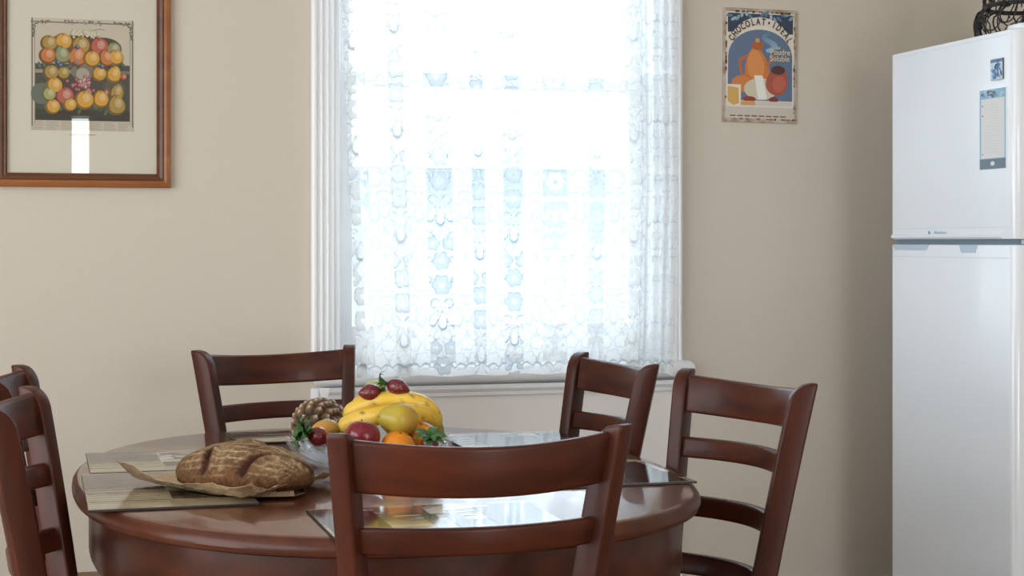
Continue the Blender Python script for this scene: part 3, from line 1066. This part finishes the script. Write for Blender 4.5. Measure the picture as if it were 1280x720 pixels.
# back-top centre (u, v) and facing angle; the origin lies 0.283 in front of the back's top
chairs = [((.6185, 2.352), 0.0, 'mahogany ladder-back chair at near end of table, its back turned to the camera'),
          ((.585, 4.285), pi+radians(17), 'mahogany ladder-back chair at far end of table, facing the room in front of window edge'),
          ((1.367, 3.130), pi/2+radians(12), 'mahogany ladder-back chair at right side of table, nearest the fridge'),
          ((1.288, 3.695), pi/2+radians(4), 'mahogany ladder-back chair under right end of window sill, behind the right-hand chair'),
          ((-.042, 3.052), -pi/2-radians(8), 'mahogany ladder-back chair at left side of table, the nearer of the two there'),
          ((-.060, 3.625), -pi/2-radians(7), 'mahogany ladder-back chair at left side of table, mostly hidden behind another chair')]
for i, ((x, y), rz, lab) in enumerate(chairs):
    o = chair0 if i == 0 else copy_tree(chair0)
    fx, fy = -sin(rz), cos(rz)
    o.location = (x+fx*.2865, y+fy*.2865, 0)
    o.rotation_euler = (0, 0, rz)
    tag(o, lab, 'chair', 'ladder-back dining chairs round the table')

# ================================================================ PLACEMATS
def dk(r, g, b): return tuple(x*.92 for x in sr(r, g, b))


def placemat_art(kind, lx, ly):
    A = Art()
    r = random.Random(kind)
    mauve, beige, pale, brown, black = dk(112, 98, 94), dk(178, 166, 138), dk(224, 220, 208), dk(78, 58, 42), dk(34, 26, 22)
    A.rect(-lx, lx, -ly, ly, beige, 0)
    A.rect(-lx, lx*.15, -ly*.05, ly*.96, mauve, 1)
    A.rect(lx*.0, lx, -ly*.1, ly*.8, pale, 1)
    A.rect(lx*.02, lx, -ly*.62, -ly*.18, brown, 2)
    A.rect(lx*.02, lx*.5, -ly*.5, -ly*.22, black, 3)
    A.rect(-lx, -lx*.02, -ly*.95, -ly*.35, dk(198, 188, 158), 1)
    for k in range(30):
        x, y = r.uniform(-lx*.9, lx*.3), r.uniform(-ly*.03, ly*.93)
        wd = r.uniform(.01, .035)
        A.rect(max(x-wd, -lx), min(x+wd, lx), y, min(y+r.uniform(.002, .009), ly), r.choice([dk(78, 68, 66), dk(140, 126, 120), dk(196, 188, 178)]), 3)
    for k in range(9):
        x = r.uniform(-lx*.1, lx*.25)
        y = r.uniform(0, ly*.8)
        A.rect(x, min(x+r.uniform(.02, .05), lx), y, y+.012, r.choice([pale, mauve]), 4)
    for k in range(9):
        y = r.uniform(0, ly*.75)
        A.rect(lx*.2, lx, y, y+r.uniform(.003, .010), r.choice([dk(120, 112, 104), dk(168, 160, 148), dk(90, 84, 80)]), 3)
    for k in range(12):
        y = r.uniform(-ly*.98, -ly*.1)
        A.rect(-lx, -lx*.02, y, min(y+.003, ly), r.choice([dk(212, 202, 172), dk(140, 122, 96)]), 3)
    if kind in (0, 2, 3):
        for k in range(10):
            x = r.uniform(-lx, lx*.7)
            A.rect(x, x+r.uniform(.02, .08), -ly*.96, ly*r.uniform(.2, .9), r.choice([black, dk(58, 52, 54), dk(90, 84, 86)]), 5)
    return A.mesh('printed_face', 'flat')


mats = [('near end', (.631, 2.700), 0.0, (.193, .142), 'glossy photo placemat at near end of table, seen through the near chair back'),
        ('far', (.585, 3.940), radians(4), (.150, .110), 'glossy photo placemat at far end of table, beside the pineapple'),
        ('right near', (1.064, 3.146), 0.0, (.142, .168), 'glossy placemat at right edge of table, before the chair nearest the fridge'),
        ('right far', (1.050, 3.690), radians(0), (.143, .182), 'glossy placemat reflecting the window, beyond the fruit bowl at right'),
        ('left near', (.226, 3.165), 0.0, (.145, .230), 'glossy photo placemat at left edge of table, under the bread wrapper'),
        ('left far', (.245, 3.568), 0.0, (.147, .164), 'glossy photo placemat at left edge of table, behind the bread')]
for i, (nm, (x, y), rz, (lx, ly), lab) in enumerate(mats):
    t = thing('placemat', lab, 'placemat', (x, y, TZ+.0003), rz, 'glossy placemats round the table')
    put('board', box(-lx, lx, -ly, ly, 0, .0042, .001), M['mat_edge'], t)
    o = put('printed_face', placemat_art(i, lx-.001, ly-.001), M['matart'], t)
    o.location = (0, 0, .0044)

# ================================================================ BREAD ON ITS PAPER
MT = TZ+.0048                      # top of the placemats
br = thing('bread_loaf', 'crusty brown sourdough loaf with two scored cracks, lying on brown paper', 'bread', (.362, 3.085, MT+.003), -radians(45))
BL, BW, BH = .142, .083, .084
bm = bmesh.new()
bmesh.ops.create_uvsphere(bm, u_segments=120, v_segments=72, radius=1)
info = []
for v in bm.verts:
    x, y, z = v.co.y, v.co.x, v.co.z
    # poles along z: build a loaf, long axis X
    ex = math.copysign(abs(x)**.92, x)
    X, Y = ex*BL, math.copysign(abs(y)**.9, y)*BW
    prof = 1-.10*ex*ex
    Z = (z if z > 0 else z*.35)
    Z = math.copysign(abs(Z)**.88, Z)
    Zw = BH*.26+(Z*BH*.74*prof if z > 0 else Z*BH*.74)
    crack = 0
    for x0, sl, wv in ((-.022, .16, .0062), (.110, .78, .0066)):
        d = X-(x0+sl*Y+.010*sin(Y*45))
        if z > .12:
            t = math.exp(-(d/wv)**2)*min(1, (z-.12)*4)
            Zw -= .0105*t
            Zw += .0060*math.exp(-((d-wv*1.9)/(wv*.9))**2)*min(1, (z-.12)*3)
            crack = max(crack, math.exp(-(d/(wv*1.6))**2)*min(1, (z-.10)*5))
    nn_ = noise.noise(Vector((X*30, Y*30, Zw*30)))*.0022+noise.noise(Vector((X*90, Y*90, Zw*90)))*.0009
    f = 1+nn_/.06
    # flour lines left by the proving basket: round the loaf, with a fainter cross set
    ph = atan2(z, y)
    l1 = cos((ph+X*1.6)*2*pi/.27)
    l2 = cos((X+.02*sin(ph*3))*2*pi/.026)
    ring = max(max(0, (l1-.62)/.38), .6*max(0, (l2-.8)/.2))
    flour = ring*min(1, max(0, (z-.05)*3))*(1-crack)*max(0, .55+.9*noise.noise(Vector((X*30, Y*30, 3))))
    dust = max(0, z)**1.2*.55*(.6+.8*noise.noise(Vector((X*14, Y*14, 9))))*(1-crack)
    info.append((crack, flour, dust, z, X))
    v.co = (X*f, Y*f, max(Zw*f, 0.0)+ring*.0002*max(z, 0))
me = to_me(bm, 'bread')
at = me.color_attributes.new('Col', 'FLOAT_COLOR', 'POINT')
cl = []
for (crack, flour, dust, z, X), v in zip(info, me.vertices):
    nz_ = noise.noise(v.co*40)*.5+.5
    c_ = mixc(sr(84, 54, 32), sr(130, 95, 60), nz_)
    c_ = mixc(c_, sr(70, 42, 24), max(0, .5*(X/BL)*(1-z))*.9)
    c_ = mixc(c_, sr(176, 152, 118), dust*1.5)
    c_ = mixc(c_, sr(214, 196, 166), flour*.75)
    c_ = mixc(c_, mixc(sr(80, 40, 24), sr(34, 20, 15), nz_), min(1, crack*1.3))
    cl += [*c_, 1]
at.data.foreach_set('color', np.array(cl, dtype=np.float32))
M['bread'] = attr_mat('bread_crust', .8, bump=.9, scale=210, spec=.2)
n_ = M['bread'].node_tree
pb_ = n_.nodes['Principled BSDF']
sp_ = n_.nodes.new('ShaderNodeTexNoise'); sp_.inputs['Scale'].default_value = 120; sp_.inputs['Detail'].default_value = 8; sp_.inputs['Roughness'].default_value = .75
rp_ = n_.nodes.new('ShaderNodeValToRGB')
rp_.color_ramp.elements[0].position = .36; rp_.color_ramp.elements[0].color = (.52, .46, .40, 1)
rp_.color_ramp.elements[1].position = .62; rp_.color_ramp.elements[1].color = (1.25, 1.22, 1.18, 1)
mu_ = n_.nodes.new('ShaderNodeMix'); mu_.data_type = 'RGBA'; mu_.blend_type = 'MULTIPLY'; mu_.inputs[0].default_value = 1
tc_ = n_.nodes.new('ShaderNodeTexCoord')
n_.links.new(tc_.outputs['Object'], sp_.inputs['Vector']); n_.links.new(sp_.outputs['Fac'], rp_.inputs['Fac'])
src_ = pb_.inputs['Base Color'].links[0].from_socket
n_.links.new(src_, mu_.inputs[6]); n_.links.new(rp_.outputs['Color'], mu_.inputs[7]); n_.links.new(mu_.outputs[2], pb_.inputs['Base Color'])
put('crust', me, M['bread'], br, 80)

bm = bmesh.new()
# corner points of the torn bag (u, v) relative to the loaf centre
cor = [(-.222, .140), (-.012, -.215), (.190, .050), (-.01, .25)]
NN = 34
grid = []
for j in range(NN+1):
    row = []
    for i in range(NN+1):
        s, t = i/NN, j/NN
        x = (1-s)*(1-t)*cor[0][0]+s*(1-t)*cor[1][0]+s*t*cor[2][0]+(1-s)*t*cor[3][0]
        y = (1-s)*(1-t)*cor[0][1]+s*(1-t)*cor[1][1]+s*t*cor[2][1]+(1-s)*t*cor[3][1]
        e = max(0, 1-t/.16)                       # long front edge curls up
        z = .003+.036*e**1.2*(.75+.25*sin(s*9+1))*(1-s*.35)+.006*max(0, 1-s/.22)**1.3+.022*max(0, (s-.84)/.16)
        wr = noise.noise(Vector((x*38, y*38, 1)))*.0050+noise.noise(Vector((x*80, y*80, 5)))*.0022
        inside = (abs((x*.707-y*.707))/.13)**2+(abs((x*.707+y*.707))/.075)**2
        k = min(1, max(.0, inside-.6))
        z += abs(wr)*1.6*k
        x += noise.noise(Vector((s*6, t*6, 7)))*.010*(k)
        y += noise.noise(Vector((s*6, t*6, 17)))*.010*(k)
        if inside < .95: z = .001
        row.append(bm.verts.new((x, y, z)))
    grid.append(row)
for j in range(NN):
    for i in range(NN):
        a, b_, c_, d_ = grid[j][i], grid[j][i+1], grid[j+1][i+1], grid[j+1][i]
        if (i+j) % 2: bm.faces.new((a, b_, c_)); bm.faces.new((a, c_, d_))
        else: bm.faces.new((a, b_, d_)); bm.faces.new((b_, c_, d_))
M['kraft'] = mat('brown_kraft_paper', (.56, .40, .235), .6, .4, var=.12, scale=30)
pp = put('bread_paper', bm, M['kraft'])
pp.location = (.362, 3.085, MT+.0006)
md = pp.modifiers.new('thickness', 'SOLIDIFY'); md.thickness = .0006; md.offset = 1
tag(pp, 'crumpled brown paper wrapper spread under the bread', 'paper')

# ================================================================ FRUIT BOWL AND FRUIT
BX, BY = .652, 3.378
M['bowl'] = thin_glass('pressed_glass', (.95, .97, .98), 1.65)
n_ = M['bowl'].node_tree                  # white diffuse mix put in to imitate sparkle on the ribs
o_ = n_.nodes['Material Output']; was_ = o_.inputs[0].links[0].from_socket
tl_ = n_.nodes.new('ShaderNodeBsdfTranslucent'); df_ = n_.nodes.new('ShaderNodeBsdfDiffuse')
ad_ = n_.nodes.new('ShaderNodeMixShader'); ad_.inputs[0].default_value = .5
mx_ = n_.nodes.new('ShaderNodeMixShader'); mx_.inputs[0].default_value = .10
n_.links.new(tl_.outputs[0], ad_.inputs[1]); n_.links.new(df_.outputs[0], ad_.inputs[2])
n_.links.new(was_, mx_.inputs[1]); n_.links.new(ad_.outputs[0], mx_.inputs[2]); n_.links.new(mx_.outputs[0], o_.inputs[0])


def flute(r, z, a):
    k = max(0, (r-.06)/.11)
    sw = a*18+r*38
    return r*(1+.032*k*cos(sw)), z+.0060*k*cos(sw)


prof = [(.0005, .006), (.050, .006), (.085, .009), (.115, .017), (.140, .030), (.158, .047), (.1655, .055), (.169, .0535), (.165, .046), (.152, .028),
        (.130, .013), (.100, .0045), (.080, .000), (.0005, .000)]
bo = put('fruit_bowl', lathe(prof, 144, fn=flute), M['bowl'], smooth=70)
bo.location = (BX, BY, TZ+.0008)
tag(bo, 'shallow fluted glass bowl heaped with fruit at centre of table', 'bowl')

RT, FW = Vector((.9625, -.2714, 0)), Vector((.2714, .9625, 0))     # towards the right / the depth of the view


# pineapple: a solid core with rows of pointed eyes; its long axis runs back away from the camera
pn = thing('pineapple', 'brown scaly pineapple lying on the table behind the fruit bowl', 'pineapple', (.594, 3.664, .8205))
PR, PL = .053, .085


def pine_r(t): return PR*sqrt(max(0, 1-abs(t)**2.6))


bm = lathe([(max(.0008, pine_r(t)*.93), t*PL) for t in [-.995, -.97, -.9, -.8, -.65, -.45, -.2, 0, .2, .45, .65, .8, .9, .97, .995]], 28)
cols = []
core_n = len(bm.verts)
axis_rows = 11
tips = []
for j in range(axis_rows):
    t = -.93+1.86*j/(axis_rows-1)
    r = pine_r(t)
    nn_ = max(5, int(round(2*pi*r/.0225)))
    for i in range(nn_):
        a = 2*pi*(i+.5*(j % 2))/nn_
        nr = Vector((cos(a), sin(a), t*.85)).normalized()
        c0 = Vector((r*cos(a), r*sin(a), t*PL))*.95
        e1 = Vector((-sin(a), cos(a), 0))
        e2 = nr.cross(e1)
        s = .0128
        ring1 = [bm.verts.new(c0+e1*s*cos(k*pi/3)+e2*s*1.05*sin(k*pi/3)) for k in range(6)]
        ring2 = [bm.verts.new(c0+nr*.0052+e1*s*.55*cos(k*pi/3)+e2*(s*.50*sin(k*pi/3)+.001)) for k in range(6)]
        tip = bm.verts.new(c0+nr*.0078+e2*.0072)
        tips.append(tip)
        for k in range(6):
            bm.faces.new((ring1[k], ring1[(k+1) % 6], ring2[(k+1) % 6], ring2[k]))
            bm.faces.new((ring2[k], ring2[(k+1) % 6], tip))
bm.verts.index_update()
tipi = {v.index for v in tips}
me = to_me(bm, 'pineapple')
rp_ = random.Random(2)
at = me.color_attributes.new('Col', 'FLOAT_COLOR', 'POINT')
cl = []
for v in me.vertices:
    i = v.index
    if i < core_n: c_ = sr(60, 40, 24)
    elif i in tipi: c_ = sr(216, 206, 192)
    else:
        k = (i-core_n) % 13
        c_ = sr(62, 44, 28) if k < 6 else mixc(sr(136, 98, 56), sr(100, 74, 48), rp_.random())
    cl += [*c_, 1]
at.data.foreach_set('color', np.array(cl, dtype=np.float32))
M['pine'] = attr_mat('pineapple_skin', .55, bump=.3, scale=200)
o = put('scaly_skin', me, M['pine'], pn)
o.rotation_euler = Vector((.42, .90, .0)).to_track_quat('Z', 'Y').to_euler()
M['leaf'] = mat('green_leaf', (.055, .15, .035), .5, .4, var=.45, scale=60)
M['dry_leaf'] = mat('pineapple_leaf', (.10, .16, .06), .5, .4, var=.4, scale=40)
ax = Vector((.42, .90, .0)).normalized()
bm = bmesh.new()
for k in range(16):
    a = k*2.4
    e1 = ax.orthogonal().normalized(); e2 = ax.cross(e1)
    d = e1*cos(a)+e2*sin(a)
    b0 = ax*(PL*.90)
    ln = .05+.02*(k % 3)
    P = [b0+d*.008, b0+ax*ln*.5+d*(.014+.004*(k % 4)), b0+ax*ln+d*(.022+.006*(k % 4))]
    wv = ax.cross(d)*.008
    vs = [bm.verts.new(p) for p in (P[0]-wv, P[0]+wv, P[1]+wv*.9, P[1]-wv*.9, P[2])]
    bm.faces.new(vs[:4]); bm.faces.new((vs[3], vs[2], vs[4]))
put('crown', bm, M['dry_leaf'], pn)

# round fruit -----------------------------------------------------------------------------------
def round_fruit(name, label, cat, loc, fn, col_fn, rough, axis=(0, 0, 1), coat=.1, bump=0.0, bs=300, group=None):
    t = thing(name, label, cat, loc, 0, group)
    bm = sph(1, 1, 1, 40, 28, fn)
    me = to_me(bm, name)
    vcol(me, col_fn)
    m = attr_mat(name+'_skin', rough, coat, bump=bump, scale=bs)
    o = put('flesh', me, m, t, 80)
    o.rotation_euler = Vector(axis).to_track_quat('Z', 'Y').to_euler()
    return t, o


def apple_shape(r, h=.92):
    def fn(c_):
        x, y, z = c_
        rho = sqrt(x*x+y*y)
        zz = z*h-.22*math.exp(-(rho/.28)**2)*(1 if z > 0 else -.6)
        k = 1+.05*(z)
        lob = 1+.025*cos(5*atan2(y, x))*(1-z)/2
        return (x*r*k*lob, y*r*k*lob, zz*r)
    return fn


def apple_col(c_):
    n1 = noise.noise(Vector((atan2(c_.y, c_.x)*5, c_.z*22, 2)))*.5+.5
    k = mixc(sr(104, 10, 26), sr(138, 28, 40), n1)
    return mixc(k, sr(196, 150, 90), max(0, 1-sqrt(c_.x**2+c_.y**2)/.010)*(.9 if c_.z > 0 else .5))


ap, apo = round_fruit('red_apple', 'shiny dark red apple at front of the fruit bowl', 'apple', (.612, 3.252, .8370), apple_shape(.0355), apple_col, .25, (.1, .2, .95), .4)
put('stem', tube([(0, 0, .020), (.001, 0, .028), (.004, 0, .034)], .0012, 6), M['mahog_z'], apo)


def orange_fn(r):
    def fn(c_):
        x, y, z = c_
        rho = sqrt(x*x+y*y)
        return (x*r, y*r, z*r*.86-.08*r*math.exp(-(rho/.2)**2)*(1 if z > 0 else -1))
    return fn


def orange_col(c_): return mixc(sr(232, 128, 14), sr(240, 156, 30), noise.noise(c_*60)*.5+.5)


for loc, lab in (((.682, 3.246, .8175), 'orange mandarin at front of the fruit bowl, between apple and strawberry leaves'),
                 ((.737, 3.306, .8270), 'orange mandarin half hidden under the pear on the right of bowl')):
    t, o = round_fruit('mandarin', lab, 'mandarin', loc, orange_fn(.0335), orange_col, .38, (.15, -.2, .95), .15, .25, 420, 'mandarins in the fruit bowl')
    put('stem_scar', sph(.003, .003, .0015, 10, 6), M['leaf'], o).location = (0, 0, .0265)


def pear_fn(c_):
    x, y, z = c_
    k = 1-.30*max(0, (z+.05))**1.4
    rho = sqrt(x*x+y*y)
    return (x*.0345*k, y*.0345*k, z*.043-.006*math.exp(-(rho/.25)**2)*(1 if z > 0 else -1))


def pear_col(c_):
    n1 = noise.noise(c_*45)*.5+.5
    base = mixc(sr(196, 170, 56), sr(176, 160, 62), n1)
    return mixc(base, sr(176, 96, 40), max(0, min(1, .25-c_.z*12+noise.noise(c_*30)*.6))*.5)


pe, po = round_fruit('pear', 'yellow green pear with russet blush lying on top of the apple', 'pear', (.690, 3.284, .8650), pear_fn, pear_col, .4, (-.92, .05, .18), .15, .12, 350)
po.rotation_euler.rotate_axis('Z', 0.6)
put('blossom_end', sph(.004, .004, .002, 12, 6), M['mahog_z'], po).location = (0, 0, .0375)


def mango_fn(c_): return (c_.x*.024, c_.y*.021, c_.z*.031)
def mango_col(c_): return mixc(mixc(sr(206, 120, 50), sr(200, 160, 70), noise.noise(c_*40)*.5+.5), sr(128, 140, 60), max(0, min(1, (c_.x*22+c_.z*14)+.35)))


mgf, mgo = round_fruit('mango', 'small orange and green mango behind the left strawberry', 'mango', (.560, 3.372, .8390), mango_fn, mango_col, .35, (.80, -.45, .12), .2, .1, 200)
st = put('sticker', sph(.0085, .0085, .0012, 14, 8), mat('green_sticker', (.16, .38, .17), .4), mgo)
st.location = (.006, .0195, .000); st.rotation_euler = (-pi/2, 0, .3)


def lime_fn(c_): return (c_.x*.021, c_.y*.021, c_.z*.024)
def lime_col(c_): return mixc(sr(150, 166, 84), sr(196, 196, 128), noise.noise(c_*30)*.5+.5)


round_fruit('lime', 'pale green lime behind the two topmost strawberries', 'lime', (.668, 3.410, .9130), lime_fn, lime_col, .35, (.95, .1, .1), .2, .1, 250)

# bananas: one bunch, three fingers joined at the right
bn = thing('banana_bunch', 'bunch of ripe yellow bananas arched over the fruit', 'bananas', (BX, BY, .86))
def at_(px, py, Y):
    """helper used only to turn measured camera-frame numbers (metres right, up, deep) into the room frame"""
    return Vector((px*.9625+Y*.2714, -px*.2714+Y*.9625, py))-Vector((BX, BY, .86))
fingers = [[(-.352, .840, 3.40), (-.302, .862, 3.385), (-.246, .873, 3.375), (-.204, .874, 3.385), (-.172, .868, 3.41), (-.151, .842, 3.44)],
           [(-.345, .862, 3.44), (-.292, .888, 3.425), (-.238, .897, 3.42), (-.186, .888, 3.425), (-.158, .862, 3.44), (-.148, .840, 3.445)],
           [(-.335, .872, 3.49), (-.282, .893, 3.475), (-.232, .896, 3.465), (-.185, .884, 3.46), (-.160, .858, 3.455), (-.148, .838, 3.45)]]
M['banana'], n_, p_, _o = nt('banana_skin')
a_ = n_.nodes.new('ShaderNodeAttribute'); a_.attribute_name = 'Col'
n_.links.new(a_.outputs['Color'], p_.inputs['Base Color']); p_.inputs['Roughness'].default_value = .42; p_.inputs['Coat Weight'].default_value = .1
for k, F in enumerate(fingers):
    P = smooth_path([at_(*q) for q in F], 7)
    n = len(P)
    R_ = []
    for i in range(n):
        t = i/(n-1)
        R_.append(.0192*min(1, (t/.10)**.6*1.0+.22 if t < .10 else 1)*(1 if t < .68 else max(.30, 1-((t-.68)/.32)**1.3*.72)))
    bm = tube(P, R_, 15, squash=lambda f: 1+.045*abs(cos(2.5*2*pi*f))-.02)
    me = to_me(bm, 'banana')
    L0, L1 = P[0], P[-1]
    def bcol(c_, L0=L0, L1=L1, k=k):
        b_ = mixc(sr(226, 180, 44), sr(238, 200, 84), noise.noise(c_*28+Vector((k, 0, 0)))*.5+.5)
        if (c_-L0).length < .012: return mixc(sr(60, 44, 24), b_, (c_-L0).length/.012)
        g_ = max(0, 1-(c_-L1).length/.035)
        b_ = mixc(b_, sr(150, 146, 60), g_*.8)
        sp = noise.noise(Vector((c_.x*70, c_.y*40, c_.z*150))+Vector((k*5, 0, 0)))
        return mixc(b_, sr(84, 56, 26), max(0, (sp-.38)*5)*.7)
    vcol(me, bcol)
    put('banana', me, M['banana'], bn, 60)
put('stem', tube([at_(-.150, .844, 3.442), at_(-.146, .830, 3.445), at_(-.143, .818, 3.448)], [.0085, .0075, .006], 10), mat('banana_stem', sr(150, 140, 60), .5, var=.3, scale=60), bn, 50)


# strawberries ------------------------------------------------------------------------------------
def berry_mesh(L, R):
    def fn(c_):
        x, y, z = c_
        k = (1-.42*max(0, -z)**1.2)*(1-.08*max(0, z)**4)
        return (x*R*k, y*R*k, z*L)
    me = to_me(sph(1, 1, 1, 36, 26, fn), 'flesh')
    return me


m_, n_, p_, _o = nt('strawberry_skin')
tc = n_.nodes.new('ShaderNodeTexCoord'); vo = n_.nodes.new('ShaderNodeTexVoronoi'); vo.inputs['Scale'].default_value = 230
rp = n_.nodes.new('ShaderNodeValToRGB')
rp.color_ramp.elements[0].position = .10; rp.color_ramp.elements[0].color = (.34, .12, .05, 1)
rp.color_ramp.elements[1].position = .24; rp.color_ramp.elements[1].color = (.15, .008, .014, 1)
n_.links.new(tc.outputs['Object'], vo.inputs['Vector']); n_.links.new(vo.outputs['Distance'], rp.inputs['Fac']); n_.links.new(rp.outputs['Color'], p_.inputs['Base Color'])
bp = n_.nodes.new('ShaderNodeBump'); bp.inputs['Strength'].default_value = .5; bp.inputs['Distance'].default_value = .002
n_.links.new(vo.outputs['Distance'], bp.inputs['Height']); n_.links.new(bp.outputs['Normal'], p_.inputs['Normal'])
p_.inputs['Roughness'].default_value = .25; p_.inputs['Coat Weight'].default_value = .3
M['berry'] = m_


def calyx_mesh(nl, ln, wd, up, seed):
    r = random.Random(seed)
    bm = bmesh.new()
    for k in range(nl):
        a = 2*pi*k/nl+r.uniform(-.2, .2)
        d = Vector((cos(a), sin(a), 0)); s = Vector((-sin(a), cos(a), 0))
        L_ = ln*r.uniform(.75, 1.15); u_ = up*r.uniform(.3, 1.4)
        prev = None
        for i in range(6):
            t = i/5
            c_ = d*(L_*t)+Vector((0, 0, u_*sin(t*2.2)-.25*L_*t*t))
            w_ = s*wd*(sin(pi*min(1, .16+t*.86))**.8)*.5
            lift = Vector((0, 0, .0012))
            row = [bm.verts.new(c_-w_+lift), bm.verts.new(c_), bm.verts.new(c_+w_+lift)]
            if prev:
                bm.faces.new((prev[0], prev[1], row[1], row[0])); bm.faces.new((prev[1], prev[2], row[2], row[1]))
            prev = row
    lathe([(.0016, 0), (.0013, .010), (.0016, .014)], 7, bm)
    bmesh.ops.recalc_face_normals(bm, faces=bm.faces)
    return to_me(bm, 'calyx')


# loc, pointing direction of the leafy end, length, radius, leaves (count, length, width, lift)
berries = [((.533, 3.290, .8350), RT*-.9-FW*.25+Vector((0, 0, .28)), .0235, .0195, (20, .036, .018, .022), 'strawberry with a leafy green cap at left rim of the fruit bowl'),
           ((.737, 3.207, .8215), FW*-.45+Vector((.10, 0, 1.0)), .0200, .0180, (13, .036, .018, .010), 'strawberry almost hidden under its leaves at right rim of the bowl'),
           ((.705, 3.351, .9235), RT*-.93+Vector((0, 0, .30)), .0245, .0172, (5, .022, .012, .018), 'topmost strawberry, lying on the bananas with its leaf upright'),
           ((.649, 3.366, .9130), RT*.8+FW*.3+Vector((0, 0, .05)), .0240, .0182, (6, .014, .009, .006), 'second strawberry on the bananas, left of the topmost one')]
for i, (loc, d, L_, R_, (nl, ll, lw, up), lab) in enumerate(berries):
    t = thing('strawberry', lab, 'strawberry', loc, 0, 'strawberries in the fruit bowl')
    rot = Vector(d).to_track_quat('Z', 'Y').to_euler()
    f = put('flesh', berry_mesh(L_, R_), M['berry'], t, 80)
    f.rotation_euler = rot
    cx = put('calyx', calyx_mesh(nl, ll, lw, up, i+3), M['leaf'], f, 60)
    cx.location = (0, 0, L_*.93)
